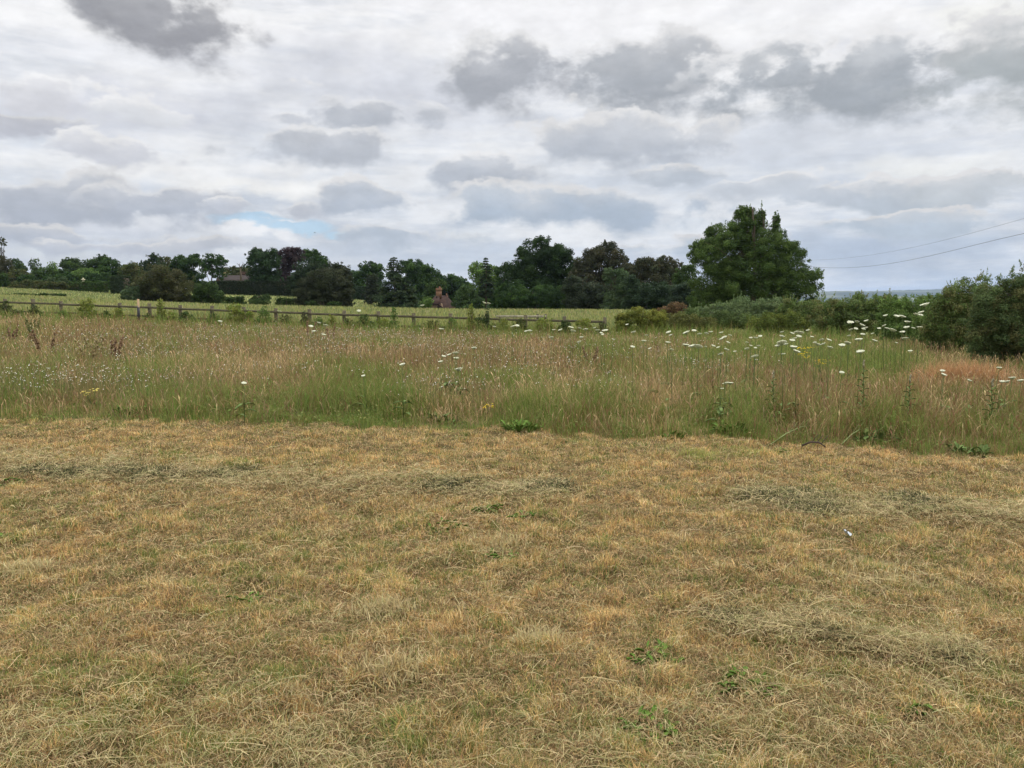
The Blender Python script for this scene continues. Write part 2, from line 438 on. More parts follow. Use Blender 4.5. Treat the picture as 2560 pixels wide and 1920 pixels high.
w = sstep(1400, 1800, gy)[:, None]; c = c * (1 - w) + wood * w
M_GROUND, t = mat_new('ground')
o_ = t.nodes.new('ShaderNodeOutputMaterial'); p_ = t.nodes.new('ShaderNodeBsdfPrincipled'); p_.inputs['Roughness'].default_value = .95
p_.inputs['Specular IOR Level'].default_value = .1
a_ = t.nodes.new('ShaderNodeAttribute'); a_.attribute_name = 'col'
tcn = t.nodes.new('ShaderNodeTexCoord')
nz = t.nodes.new('ShaderNodeTexNoise'); nz.inputs['Scale'].default_value = 38; nz.inputs['Detail'].default_value = 5; nz.inputs['Roughness'].default_value = .7
cr = t.nodes.new('ShaderNodeValToRGB'); cr.color_ramp.elements[0].position = .3; cr.color_ramp.elements[1].position = .7
cr.color_ramp.elements[0].color = (.45, .42, .4, 1); cr.color_ramp.elements[1].color = (1.5, 1.45, 1.35, 1)
mx = t.nodes.new('ShaderNodeMix'); mx.data_type = 'RGBA'; mx.blend_type = 'MULTIPLY'; mx.inputs[0].default_value = .8
bp = t.nodes.new('ShaderNodeBump'); bp.inputs['Strength'].default_value = .6; bp.inputs['Distance'].default_value = .02
t.links.new(tcn.outputs['Object'], nz.inputs['Vector']); t.links.new(nz.outputs[0], cr.inputs[0])
t.links.new(a_.outputs['Color'], mx.inputs[6]); t.links.new(cr.outputs[0], mx.inputs[7]); t.links.new(mx.outputs[2], p_.inputs['Base Color'])
t.links.new(nz.outputs[0], bp.inputs['Height']); t.links.new(bp.outputs[0], p_.inputs['Normal']); t.links.new(p_.outputs[0], o_.inputs[0])
tag(link('ground', mesh_np('ground', GV, [gf], M_GROUND, c, smooth=True)), kind='structure')

# ------------------------------------------------------------------ foliage
def norm(a): return a / np.maximum(np.linalg.norm(a, axis=-1, keepdims=True), 1e-9)
def leaf_cards(P_, Nn, size, cols, aspect=.62):
    """pointed leaf-clump faces: 4 vertices each, slightly folded"""
    n = len(P_)
    r = norm(rs.normal(size=(n, 3)))
    T = norm(np.cross(Nn, r)); B = np.cross(Nn, T)
    s = (size * rs.uniform(.55, 1.35, n))[:, None]
    fold = Nn * s * .18
    V = np.stack([P_ - T * s, P_ - B * s * aspect + fold, P_ + T * s, P_ + B * s * aspect + fold], 1).reshape(-1, 3)
    f = np.arange(n * 4).reshape(n, 4)
    return V, f, np.repeat(cols, 4, 0)
def crown_mesh(name, ells, leaf, base_cols, cover=1.0, lobe=.3, sprig=.3, fill=.5, origin=(0, 0, 0), droop=0.0, hue=.25, shoots=0):
    """ells: (x,y,z,rx,ry,rz) world masses; each is covered with lobes, each lobe with leaf clumps"""
    Ps, Ns, Cs = [], [], []
    base_cols = np.array(base_cols)
    for (cx, cy, cz, rx, ry, rz) in ells:
        rl0 = lobe * (rx * rz * ry) ** (1 / 3)
        nl = max(5, int(3.2 * (rx * ry + ry * rz + rx * rz) / 3 / (rl0 ** 2) * .8))
        for k in range(nl):
            d = norm(rs.normal(size=3))
            if d[2] < -.75 and rs.rand() < .5: d[2] *= -1
            small = rs.rand() < sprig
            rl = rl0 * (rs.uniform(.3, .55) if small else rs.uniform(.75, 1.25))
            q = rs.uniform(.80, .98) if small else rs.uniform(.5, .84)
            c_ = np.array([cx, cy, cz]) + d * np.array([rx, ry, rz]) * q
            n = int(cover * 6.0 * rl * rl / (leaf * leaf)) + 3
            dd = norm(rs.normal(size=(n, 3)) + d * .45)
            pr = c_ + dd * rl * (rs.uniform(.35 if small else .5, 1.2, n)[:, None]) * np.array([1, 1, rs.uniform(.7, 1.5) if small else .82])
            nn = norm(dd + rs.normal(size=(n, 3)) * .55 + np.array([0, 0, .25]))
            tint = base_cols[rs.randint(len(base_cols))] * rs.uniform(1 - hue, 1 + hue)
            cc = tint * rs.uniform(.72, 1.3, (n, 1)) * (1 + rs.normal(size=(n, 3)) * .05)
            Ps.append(pr); Ns.append(nn); Cs.append(cc)
        n = int(fill * 9 * (rx * rz) / (leaf * leaf))
        if n:
            d = norm(rs.normal(size=(n, 3))) * (rs.rand(n, 1) ** .4) * .72
            Ps.append(np.array([cx, cy, cz]) + d * np.array([rx, ry, rz])); Ns.append(norm(d + rs.normal(size=(n, 3)) * .5))
            Cs.append(base_cols[rs.randint(len(base_cols), size=n)] * rs.uniform(.7, 1.2, (n, 1)))
    if shoots:                                           # leafy whips standing out of the outline
        wt = np.array([e[3] * e[5] for e in ells]); wt = wt / wt.sum()
        for k in range(shoots):
            e = ells[rs.choice(len(ells), p=wt)]; d = norm(rs.normal(size=3) + np.array([0, 0, .7]))
            if d[2] < 0: d[2] *= -.5
            b0 = np.array(e[:3]) + d * np.array(e[3:]) * rs.uniform(.8, .95)
            dr = norm(d * rs.uniform(.3, .9) + np.array([0, 0, .8]) + rs.normal(size=3) * .2); Ls = leaf * rs.uniform(4, 12)
            m = int(Ls / leaf * 2.2); tt = rs.rand(m)
            Ps.append(b0 + dr * (tt * Ls)[:, None] + rs.normal(size=(m, 3)) * leaf * .55 * (1.25 - tt)[:, None]); Ns.append(norm(rs.normal(size=(m, 3))))
            Cs.append(base_cols[rs.randint(len(base_cols))] * rs.uniform(.9, 1.5, (m, 1)))
    P_ = np.concatenate(Ps) - np.array(origin); Nn = np.concatenate(Ns); Cc = np.clip(np.concatenate(Cs), .004, .9)
    # nothing below the ground
    keep = P_[:, 2] > .02
    V, f, c_ = leaf_cards(P_[keep], Nn[keep], leaf, Cc[keep])
    return mesh_np(name, V, [f], M_LEAF, c_)
def trunk_mesh(name, base, ells, r0, stems=1, limbs=6, mat=None):
    mb = MB(); base = Vector(base)
    for s in range(stems):
        off = Vector((random.uniform(-.5, .5), random.uniform(-.5, .5), 0)) * (r0 * 5 if stems > 1 else 0)
        zs = sorted(e[2] for e in ells); ztop = max(e[2] + e[5] * .5 for e in ells)
        cx = sum(e[0] for e in ells) / len(ells); cy = sum(e[1] for e in ells) / len(ells)
        H = ztop - base.z
        pts = []
        for i in range(7):
            t = i / 6
            pts.append(Vector((off.x + (cx - base.x) * t * .6 + random.uniform(-.02, .02) * H, off.y + (cy - base.y) * t * .6 + random.uniform(-.02, .02) * H, -.15 + (H + .15) * t)) + off * t)
        mb.tube(pts, [r0 * (1.25 if i == 0 else 1) * (1 - .85 * i / 6) for i in range(7)], 7)
        for k in range(limbs):
            e = random.choice(ells); i = random.randint(1, 5); th = random.uniform(0, 6.283)
            p3 = Vector((e[0] - base.x + math.cos(th) * e[3] * .75, e[1] - base.y + math.sin(th) * e[4] * .75, e[2] - base.z + random.uniform(-.3, .7) * e[5]))
            while i > 0 and pts[i].z > p3.z * .8: i -= 1
            p0 = pts[i]
            p1 = p0.lerp(p3, .35) + Vector((0, 0, .06 * H)); p2 = p0.lerp(p3, .7) + Vector((0, 0, .05 * H))
            rr = r0 * (1 - .85 * i / 6) * .55
            mb.tube([p0, p1, p2, p3], [rr, rr * .7, rr * .4, rr * .12], 5)
    return mb.mesh(name, mat or M_BARK, True)
OAK = [(0.041, 0.078, 0.021), (0.051, 0.093, 0.023), (0.035, 0.066, 0.021)]
MID = [(.050, .085, .024), (.060, .098, .027), (.042, .070, .022)]
LIGHT = [(0.115, 0.188, 0.044), (0.095, 0.158, 0.039), (0.135, 0.210, 0.052)]
BROWN = [(.060, .064, .032), (.070, .068, .036), (.052, .060, .030)]
_OLDB = [(0.065, 0.062, 0.030), (0.078, 0.068, 0.037), (0.054, 0.059, 0.027)]
PURPLE = [(0.054, 0.035, 0.037), (0.046, 0.032, 0.033), (0.062, 0.046, 0.043)]
GREY = [(0.081, 0.120, 0.052), (0.068, 0.108, 0.046), (0.095, 0.135, 0.063)]
CONI = [(0.038, 0.063, 0.028), (0.046, 0.075, 0.030), (0.051, 0.069, 0.030)]
OLIVE = [(0.081, 0.092, 0.033), (0.095, 0.097, 0.037), (0.065, 0.087, 0.028)]
YELL = [(0.203, 0.230, 0.044), (0.162, 0.225, 0.040), (0.230, 0.243, 0.062)]
HEDGE = [(0.061, 0.105, 0.034), (0.078, 0.120, 0.041), (0.054, 0.087, 0.034), (0.088, 0.097, 0.043)]
MAPLE = [(.075, .12, .032), (.09, .138, .036), (.062, .10, .030), (.10, .15, .040)]
_OLD = [(0.057, 0.111, 0.023), (0.070, 0.132, 0.028), (0.049, 0.093, 0.023), (0.084, 0.144, 0.030)]

def plant(kind, label, cat, D, blobs, cols, group=None, px=None, leafpx=2.0, cover=1.0, lobe=.25, sprig=.4, fill=.5, r0=None,
          stems=1, limbs=6, depth=1.0, trunk='trunk', crown='crown', hue=.25, shoots=0, skirt=None):
    """blobs: (cx, cy, rx, ry) photo pixels at distance D, turned into real masses with their own depth"""
    k = D / F
    if px is None: px = sum(b[0] for b in blobs) / len(blobs)
    bx = (px - 1280) * k; bz = float(zg(bx, D))
    if skirt is None: skirt = cover >= .9
    if cat == 'tree' and cover >= .8: blobs = [(b[0], b[1], b[2] * 1.12, b[3] * 1.05) for b in blobs]
    if skirt:                                            # foliage carried down to the ground
        xa = min(b[0] - b[2] * .8 for b in blobs); xb = max(b[0] + b[2] * .8 for b in blobs); gp = proj(bx, D, bz)[1]
        yl = max(b[1] for b in blobs); hh = max(6, (gp - yl) * .62); nb_ = max(1, int(round((xb - xa) / 50)))
        for q_ in range(nb_):
            blobs = blobs + [(xa + (xb - xa) * (q_ + .5) / nb_, gp - hh * .8, (xb - xa) / nb_ * .66, hh)]
    ells = []
    for b in blobs:
        p = at(b[0], b[1], D)
        dy = rs.uniform(-.25, .25) * b[2] * k if len(blobs) > 1 else 0
        ells.append((p.x, p.y + dy, p.z, b[2] * k, min(b[2], b[3] * 1.3) * k * depth, b[3] * k))
    root = empty(kind, (bx, D, bz), label, cat, group)
    leaf = leafpx * 2.5 * k * .5 * .85
    link(crown, crown_mesh(crown, ells, leaf, cols, cover, lobe, sprig, fill, (bx, D, bz), hue=hue, shoots=shoots), root)
    H = max(e[2] + e[5] for e in ells) - bz
    if trunk: link(trunk, trunk_mesh(trunk, (bx, D, bz), ells, r0 or max(.05, H * .022), stems, limbs), root)
    return root
def conifer(kind, label, D, px, ptop, pbase, halfw, cols, group=None, leafpx=1.8, gap=.2, power=1.0, low=.05, droop=.25, dense=1.0):
    k = D / F; bx = (px - 1280) * k; bz = float(zg(bx, D))
    zt = at(px, ptop, D).z; H = zt - bz; R = halfw * k; leaf = leafpx * 2.5 * k * .5
    root = empty(kind, (bx, D, bz), label, 'tree', group)
    mb = MB(); r0 = H * .018
    mb.tube([(0, 0, -.2), (0, 0, H * .5), (0, 0, H * .985)], [r0 * 1.3, r0 * .7, .02], 7)
    Ps, Ns, Cs = [], [], []
    z = H * low + .1
    while z < H * .985:
        t = z / H; r = R * (1 - t) ** power + .12
        nb = 6 + int(5 * (1 - t))
        for b in range(nb):
            th = rs.uniform(0, 6.283); rr = r * rs.uniform(.6, 1.1)
            tip = np.array([math.cos(th) * rr, math.sin(th) * rr, z - droop * rr * .5 + rs.uniform(-.1, .1)])
            mb.tube([(0, 0, z), tuple(tip * .55 + np.array([0, 0, z * .45 + .02])), tuple(tip)], [r0 * .25, r0 * .15, .012], 3)
            n = int(dense * 5 * rr / leaf) + 4
            s = rs.uniform(.15, 1.02, n) ** .7
            pos = np.array([0, 0, z]) * (1 - s[:, None]) + tip * s[:, None]
            pos = pos + rs.normal(size=(n, 3)) * np.array([.10, .10, .05]) * rr * 1.2
            Ps.append(pos); Ns.append(norm(rs.normal(size=(n, 3)) * .5 + np.array([math.cos(th) * .4, math.sin(th) * .4, .8])))
            Cs.append(np.array(cols[rs.randint(len(cols))]) * rs.uniform(.7, 1.3, (n, 1)))
        z += H * .036 * (1 + gap * rs.uniform(0, 1.5))
    P_ = np.concatenate(Ps); V, f, c_ = leaf_cards(P_, np.concatenate(Ns), leaf, np.concatenate(Cs))
    link('crown', mesh_np('crown', V, [f], M_LEAF, c_), root)
    mb.build('trunk', M_BARK, root)
    return root
TG = 'trees along the far edge of the pasture'
def tree(label, D, blobs, cols, kind='broadleaf_tree', **kw):
    kw.setdefault('group', TG)
    return plant(kind, label, 'tree', D, blobs, cols, **kw)
def shrub(label, D, blobs, cols, kind='shrub', **kw):
    kw.setdefault('stems', 3); kw.setdefault('limbs', 3); kw.setdefault('trunk', 'stem'); kw.setdefault('crown', 'foliage')
    return plant(kind, label, 'shrub', D, blobs, cols, **kw)

# the far left garden edge
tree('tall half-bare dark tree at the very left edge of the photo', 150, [(2, 672, 32, 36), (-22, 640, 22, 26), (8, 690, 30, 20)], BROWN, cover=.7, sprig=.4, limbs=9)
tree('thin leaning stems with a few leaves rising above the leftmost dark tree', 152, [(6, 606, 9, 12), (2, 625, 8, 9), (13, 612, 3, 3)], BROWN, px=20, cover=.35, fill=.1, r0=.16, limbs=10, lobe=.5)
tree('loose pale-topped tree beside the leftmost dark tree', 160, [(40, 665, 24, 22), (52, 680, 16, 22), (34, 688, 24, 22)], MID, cover=.55, sprig=.5)
tree('slim oval small tree standing alone against the sky on the left', 155, [(88, 664, 14, 20), (90, 690, 10, 22)], GREY, cover=.45, sprig=.5, fill=.25, limbs=10)
tree('wispy pale thin-topped tree left of the first round oak', 165, [(132, 668, 15, 14), (136, 686, 20, 18)], LIGHT, cover=.3, sprig=.6, fill=.3)
tree('wide flat-topped round oak, first dome from the left', 150, [(184, 672, 34, 28), (172, 658, 20, 14), (200, 690, 26, 20)], MID, cover=1.1)
tree('taller rounded oak with sky gaps, left of the near-black round oak', 152, [(248, 662, 26, 26), (240, 685, 24, 24), (262, 650, 14, 12)], MID, cover=.8)
tree('near-black round oak behind the square clipped hedge block', 145, [(282, 674, 34, 28), (262, 688, 22, 24), (296, 692, 20, 20)], OAK, cover=1.2)
tree('low olive hilltop tree behind the brown willow bush', 190, [(330, 672, 30, 16), (310, 688, 24, 18), (352, 684, 22, 20)], OLIVE, cover=1.1)
tree('ragged spiky dark fir-like tree behind the brown willow bush', 150, [(384, 662, 24, 26), (360, 668, 14, 18), (384, 645, 8, 14), (376, 690, 34, 24)], CONI, cover=.9, sprig=.6)
tree('pale olive dome between the spiky dark tree and the oak row', 165, [(410, 660, 24, 18), (420, 680, 26, 20)], OLIVE, cover=.9)
tree('dark oak left in the row above the brown willow bush', 152, [(468, 662, 36, 24), (446, 672, 24, 24), (486, 652, 18, 16), (470, 692, 40, 18)], OAK, cover=1.1)
tree('open oak with bright sky gaps, right end of the row above the willow bush', 148, [(524, 648, 20, 16), (550, 656, 20, 20), (518, 670, 20, 22), (545, 684, 20, 18)], OAK, cover=.65, sprig=.45)
# hedge line and garden shrubs at the left
G2 = 'shrubs under the trees on the left'
for (lab, D, bl, co) in [
        ('dark rounded shrub at the left photo edge below the half-bare tree', 128, [(6, 705, 14, 12)], MID),
        ('olive shrub mass below the loose pale-topped tree', 138, [(52, 697, 26, 13), (34, 706, 20, 8)], OLIVE),
        ('near-black low shrub below the slim oval tree', 132, [(62, 703, 20, 9)], OAK),
        ('mid green shrub bank between slim oval tree and first round oak', 140, [(110, 692, 34, 12), (150, 694, 28, 10)], MID),
        ('dark shrub in front of the first round oak', 136, [(160, 700, 26, 9), (130, 702, 22, 8)], OAK),
        ('small silvery shrub in the garden beside the low clipped hedge', 126, [(131, 703, 10, 6)], GREY),
        ('second small silvery shrub, nearer to the low clipped hedge', 125, [(156, 704, 11, 6)], GREY),
        ('yellow-green bank of shrubs behind the pointed bird table', 138, [(216, 690, 26, 10), (190, 692, 16, 8)], LIGHT),
        ('dark shrubs directly behind the low clipped hedge', 134, [(226, 699, 24, 9), (262, 698, 22, 9)], OAK),
        ('olive thicket between near-black oak and brown willow bush', 142, [(330, 694, 24, 18), (342, 706, 18, 14)], OLIVE),
        ('brownish weed bank in front of the garden on the left crest', 122, [(70, 711, 50, 5), (120, 712, 40, 4), (180, 714, 40, 4)], OLIVE)]:
    shrub(lab, D, [(a_, c_ - d_ * .5, b_ * 1.25, d_ * 1.6) for a_, c_, b_, d_ in bl], co, group=G2, leafpx=1.7, cover=.9)
# the brown willow bush in the pasture
shrub('large domed brown-green willow bush standing in the pasture on the left', 92, [(405, 705, 66, 42), (440, 718, 60, 38), (372, 722, 46, 34), (412, 738, 84, 22)],
      [(.078, .084, .034), (.068, .078, .030), (.09, .09, .040)], leafpx=1.6, cover=1.1, lobe=.26, sprig=.5, kind='willow_bush', hue=.15)
shrub('small grey-green bush against the left side of the willow bush', 90, [(330, 732, 22, 20), (312, 738, 12, 14)], GREY, leafpx=1.6)
shrub('fresh green rounded bush against the right side of the willow bush', 91, [(520, 726, 32, 24), (545, 738, 20, 16), (500, 738, 24, 16)], MID, leafpx=1.6, cover=1.1)
G3 = 'low scrub in the dip of the pasture'
shrub('thin dark line of low scrub crossing the pasture at the far left', 86, [(-20 + q_ * 22, 736 + (q_ % 3) * .7, 15, 3.2) for q_ in range(9)], MID, group=G3, leafpx=1.5, skirt=False)
for (lab, D, bl) in [('low dark scrub just right of the fresh green bush', 88, [(575, 748, 16, 7), (600, 746, 14, 6)]),
                     ('low dark scrub halfway between the two big bushes', 88, [(640, 746, 22, 8), (666, 744, 14, 10)]),
                     ('low scrub touching the left foot of the black mound bush', 87, [(706, 750, 24, 7), (730, 752, 16, 6)]),
                     ('small green shrub at the right front of the black mound bush', 84, [(778, 757, 16, 6), (838, 760, 22, 6)])]:
    shrub(lab, D, bl, MID, group=G3, leafpx=1.6)
# middle distance
tree('broad dark green tree right of the brown farmhouse roof', 135, [(650, 668, 36, 40), (640, 640, 24, 20), (680, 650, 24, 28), (668, 694, 40, 24)], [(.034, .062, .024), (.040, .070, .028)], cover=1.1)
tree('purple copper beech rising above its green neighbours', 142, [(716, 650, 30, 34), (736, 640, 22, 22), (708, 690, 24, 30)], PURPLE, cover=1.2)
tree('smooth mid-green rounded tree in front of the copper beech', 130, [(766, 678, 36, 34), (752, 700, 30, 26)], [(.040, .060, .028), (.034, .054, .026)], cover=1.2)
tree('dark oak behind the smooth rounded tree', 150, [(776, 644, 30, 20), (806, 656, 26, 20), (800, 690, 34, 34)], OAK, cover=1.0)
tree('sloping olive-dark tree above the black mound bush', 138, [(842, 676, 36, 20), (864, 692, 20, 20), (826, 694, 34, 30), (850, 715, 36, 22)], [(.045, .052, .024), (.036, .046, .022)], cover=1.0)
shrub('black-green mound-shaped bush standing in the pasture near the middle', 86, [(812, 716, 62, 44), (770, 732, 40, 36), (856, 732, 34, 36), (815, 744, 74, 24)],
      [(.046, .056, .028), (.060, .068, .036), (.036, .044, .022)], leafpx=1.7, cover=1.2, lobe=.26, kind='mound_bush')
tree('dark oak left of the cedar tip', 160, [(928, 672, 30, 22), (908, 688, 22, 24), (944, 690, 22, 28), (925, 715, 34, 26)], OAK, cover=1.1)
tree('small round-headed pine before the dark oak', 118, [(932, 702, 18, 20), (930, 726, 22, 20)], [(.038, .050, .030), (.046, .056, .034)], cover=1.1, kind='pine_tree')
conifer('spruce_tree', 'wide dark spruce with a spire tip, left of the tiled cottage', 112, 988, 640, 768, 62, CONI, group=TG, power=.75, dense=1.3)
conifer('spruce_tree', 'smaller spruce shoulder right against the wide dark spruce', 110, 1016, 690, 766, 40, CONI, group=TG, power=.8, dense=1.3)
tree('tall dark oak behind the spruce and left of the cottage chimney', 165, [(1040, 675, 36, 28), (1072, 690, 30, 28), (1046, 712, 54, 34), (1020, 668, 22, 20)], OAK, cover=1.2)
tree('low dark oak right of the cottage chimney, on the skyline', 170, [(1128, 706, 40, 22), (1108, 724, 36, 26), (1150, 726, 30, 28)], OAK, cover=1.2)
tree('lighter small tree directly behind the cottage chimney', 140, [(1092, 716, 24, 20), (1078, 732, 22, 18)], MID, cover=.9)
shrub('bright green shrub against the left slope of the cottage roof', 120, [(1070, 756, 16, 16), (1058, 764, 14, 12)], LIGHT, leafpx=1.7)
shrub('bright green laurel-like shrub right of the cottage', 110, [(1166, 738, 26, 28), (1158, 758, 30, 20), (1190, 756, 20, 22)], [(.060, .10, .034), (.075, .12, .04), (.048, .08, .03)], leafpx=1.9, cover=1.0)
tree('light green ash behind the narrow spire conifer', 130, [(1196, 684, 24, 30), (1232, 690, 22, 30), (1200, 722, 30, 30), (1242, 728, 20, 36)], LIGHT, cover=.9)
conifer('spire_conifer', 'narrow dark spire conifer with a bare lower trunk, right of the cottage', 112, 1216, 640, 768, 26, CONI, group=TG, power=.55, low=.34, dense=1.5)
tree('huge round dark oak, tallest of the middle row', 108, [(1352, 640, 60, 42), (1302, 675, 40, 42), (1392, 660, 46, 48), (1330, 715, 64, 48), (1400, 725, 40, 46), (1345, 690, 60, 44)],
     [(.030, .056, .018), (.038, .066, .020), (.026, .046, .017)], cover=1.25, leafpx=2.1, lobe=.24)
tree('big brown-leaved round tree beside the huge dark oak', 104, [(1506, 645, 52, 42), (1466, 685, 42, 42), (1548, 672, 32, 42), (1500, 725, 66, 44)], BROWN, cover=1.25, leafpx=2.1, lobe=.24)
tree('lower brown-leaved tree between the big brown tree and the maple', 92, [(1620, 676, 46, 34), (1664, 670, 40, 28), (1690, 690, 30, 30), (1650, 725, 76, 46)], BROWN, cover=1.2, leafpx=2.1, lobe=.24)
tree('dark tree closing the gap between the huge oak and the brown tree', 112, [(1445, 690, 34, 40), (1450, 735, 40, 36)], OAK, cover=1.2)
tree('dark tree closing the gap between the two brown-leaved trees', 100, [(1580, 700, 34, 40), (1590, 738, 40, 34)], BROWN, cover=1.2)
tree('dark green tree between the lower brown tree and the maple', 84, [(1715, 700, 30, 40), (1720, 740, 36, 34)], MID, cover=1.2)
tree('dark green tree filling in left of the huge oak', 118, [(1262, 700, 28, 44), (1258, 740, 34, 32)], OAK, cover=1.2)
tree('dark backdrop tree between the sloping tree and the cedar-side oak', 170, [(885, 700, 30, 24), (890, 725, 34, 22)], OAK, cover=1.2)
G4 = 'shrubs at the foot of the big trees'
shrub('tall pale-tipped green sapling thicket before the two brown trees', 86, [(1552, 712, 32, 44), (1536, 745, 36, 28), (1520, 690, 16, 24)], GREY, leafpx=1.8, cover=.9, sprig=.5, group=G4)
shrub('dark green thicket under the huge oak', 96, [(1300, 742, 40, 32), (1360, 744, 46, 30), (1262, 748, 26, 26), (1410, 742, 34, 32)], OAK, leafpx=1.8, group=G4)
shrub('grey-green thicket under the big brown tree', 88, [(1450, 730, 44, 42), (1495, 738, 44, 36), (1430, 715, 24, 30)], [(.045, .060, .034), (.052, .066, .038)], leafpx=1.8, group=G4)
shrub('dark ivy-green thicket under the lower brown tree', 80, [(1610, 738, 48, 38), (1655, 742, 46, 38), (1580, 725, 26, 40)], [(.034, .056, .028), (.042, .066, .034)], leafpx=1.8, group=G4)
shrub('blue-green elder bush at the left foot of the maple', 66, [(1706, 735, 34, 38), (1740, 752, 30, 30), (1690, 760, 30, 24)], [(.045, .070, .044), (.055, .082, .045), (.04, .06, .035)], leafpx=1.8, group=G4)
# the big maple at the right
tree('big bushy green maple standing apart on the right, tallest of all', 60,
     [(1865, 560, 44, 40), (1820, 600, 62, 42), (1780, 640, 60, 52), (1905, 610, 60, 48), (1960, 655, 64, 56), (1880, 680, 84, 60), (1800, 705, 74, 54),
      (1985, 705, 70, 50), (1900, 735, 130, 40), (1790, 745, 70, 30), (1745, 622, 24, 20), (1940, 560, 11, 34), (1903, 545, 12, 26), (2030, 690, 18, 14), (2030, 720, 16, 14), (1860, 530, 22, 16), (1775, 580, 12, 14)],
     MAPLE, cover=.95, leafpx=1.7, lobe=.2, sprig=.45, stems=4, limbs=10, px=1880, kind='maple_tree', hue=.32, shoots=130)

# ------------------------------------------------------------------ clipped hedges
def clipped(label, D, x0, x1, py0, py1, cols, dep=1.6, leafpx=1.6, group='clipped garden hedges'):
    k = D / F; xa, xb = (x0 - 1280) * k, (x1 - 1280) * k
    zt = at(640, py0, D).z; cx = (xa + xb) / 2; bz = float(zg(cx, D)); zb = min(bz, at(640, py1, D).z); H = zt - bz
    leaf = leafpx * 2.5 * k * .5
    root = empty('clipped_hedge', (cx, D, bz), label, 'hedge', group)
    wx = xb - xa
    n = int(3.0 * (wx * H * 2 + wx * dep + dep * H * 2) / leaf ** 2)
    p = rs.uniform(-.5, .5, (n, 3)); ax = rs.choice(3, n, p=[.12, .6, .28]); sg = rs.choice([-1, 1], n)
    p[np.arange(n), ax] = .5 * sg; nn = np.zeros((n, 3)); nn[np.arange(n), ax] = sg
    pos = p * np.array([wx, dep, H]) + np.array([0, 0, H / 2]) + rs.normal(size=(n, 3)) * leaf * .5
    pos[:, 2] += (fbm(pos[:, 0] * .5, pos[:, 0] * 0, 2) - .5) * H * .12 * (pos[:, 2] / H)
    cc = np.array(cols)[rs.randint(len(cols), size=n)] * rs.uniform(.7, 1.3, (n, 1))
    V, f, c_ = leaf_cards(pos, norm(nn + rs.normal(size=(n, 3)) * .5), leaf, cc)
    link('foliage', mesh_np('foliage', V, [f], M_LEAF, c_), root)
    mb = MB(); mb.box((0, 0, H * .46), (wx * .97, dep * .85, H * .9)); mb.build('branches', M_BARK, root)
DK = [(.024, .034, .018), (.030, .042, .020)]
clipped('long near-black clipped hedge below the brown farmhouse roof', 134, 540, 752, 704, 733, DK, 2.0)
clipped('short dark clipped hedge right of the black mound bush', 138, 872, 918, 718, 742, [(.03, .05, .026), (.036, .056, .03)])
clipped('square clipped hedge block on the left beside the willow bush', 118, 294, 325, 691, 722, [(.032, .05, .024), (.042, .06, .028)], 2.2)
clipped('low clipped box hedge in front of the pointed bird table', 122, 184, 236, 706, 716, MID, 1.2)
clipped('second low clipped box hedge, right of the first', 120, 236, 273, 706, 718, MID, 1.2)

# ------------------------------------------------------------------ houses
def prism(mb, pts_a, pts_b):
    n = len(pts_a)
    mb.add(list(pts_a) + list(pts_b), [tuple(range(n))[::-1], tuple(range(n, 2 * n))] + [(i, (i + 1) % n, (i + 1) % n + n, i + n) for i in range(n)])
# tiled cottage behind the crest
D = 125; k = D / F
c0 = at(1095, 738, D); bz = float(zg(c0.x, D)) - .3
root = empty('tiled_cottage', (c0.x, D, bz), 'brick cottage showing only its brown tiled roof and brick chimney above the field', 'house')
def cx(px): return (px - 1095) * k
def cz(py): return at(1095, py, D).z - bz
rz_, ez, wz = cz(738.5), cz(773), 2.0
R = MB()
xl, xr = cx(1066), cx(1141); ra, rb = cx(1088), cx(1116)
y0, y1 = -2.6, 3.4
rid = [(ra, .4, rz_), (rb, .4, rz_)]
ev = [(xl, y0, ez), (xr, y0, ez), (xr, y1, ez), (xl, y1, ez)]
th = .12
up = rid + ev + [(v[0], v[1], v[2] - th) for v in rid + ev]
R.add(up, [(2, 3, 1, 0), (3, 4, 1), (4, 5, 0, 1), (5, 2, 0), (8, 6, 7, 9), (9, 7, 10), (10, 7, 6, 11), (11, 6, 8), (2, 8, 9, 3), (3, 9, 10, 4), (4, 10, 11, 5), (5, 11, 8, 2)])
roof = R.build('roof', M_TILE, root)
# half-hipped front gable: overhanging tiled hip above a tile-hung wall
G = MB()
gx0, gx1 = cx(1068), cx(1116); gh = cz(759); gp = (cx(1094), cz(741))
G.add([(gx0 + 1.0 * .4, -3.3, gh), (cx(1106), -3.3, gh), (cx(1100), -1.2, gp[1]), (cx(1090), -1.2, gp[1]),
       (gx0 + .4, -3.22, gh - .14), (cx(1106), -3.22, gh - .14), (cx(1100), -1.1, gp[1] - .14), (cx(1090), -1.1, gp[1] - .14)],
      [(0, 1, 2, 3), (7, 6, 5, 4), (0, 4, 5, 1), (1, 5, 6, 2), (2, 6, 7, 3), (3, 7, 4, 0)])
G.build('gable_hip', M_TILE, root)
W_ = MB()
prism(W_, [(gx0 - .1, -3.0, ez - .3), (gx1 - .1, -3.0, ez - .3), (cx(1107), -3.0, gh + .05), (cx(1076), -3.0, gh + .05)],
      [(gx0 - .1, -1.4, ez - .3), (gx1 - .1, -1.4, ez - .3), (cx(1107), -1.4, gh + .05), (cx(1076), -1.4, gh + .05)])
W_.build('tile_hung_gable', plain('hung_tile', (.17, .12, .075), nscale=3, amt=.5), root)
P2 = MB()   # small gabled porch roof in front
px0, px1, pz = cx(1093), cx(1117), cz(759.5)
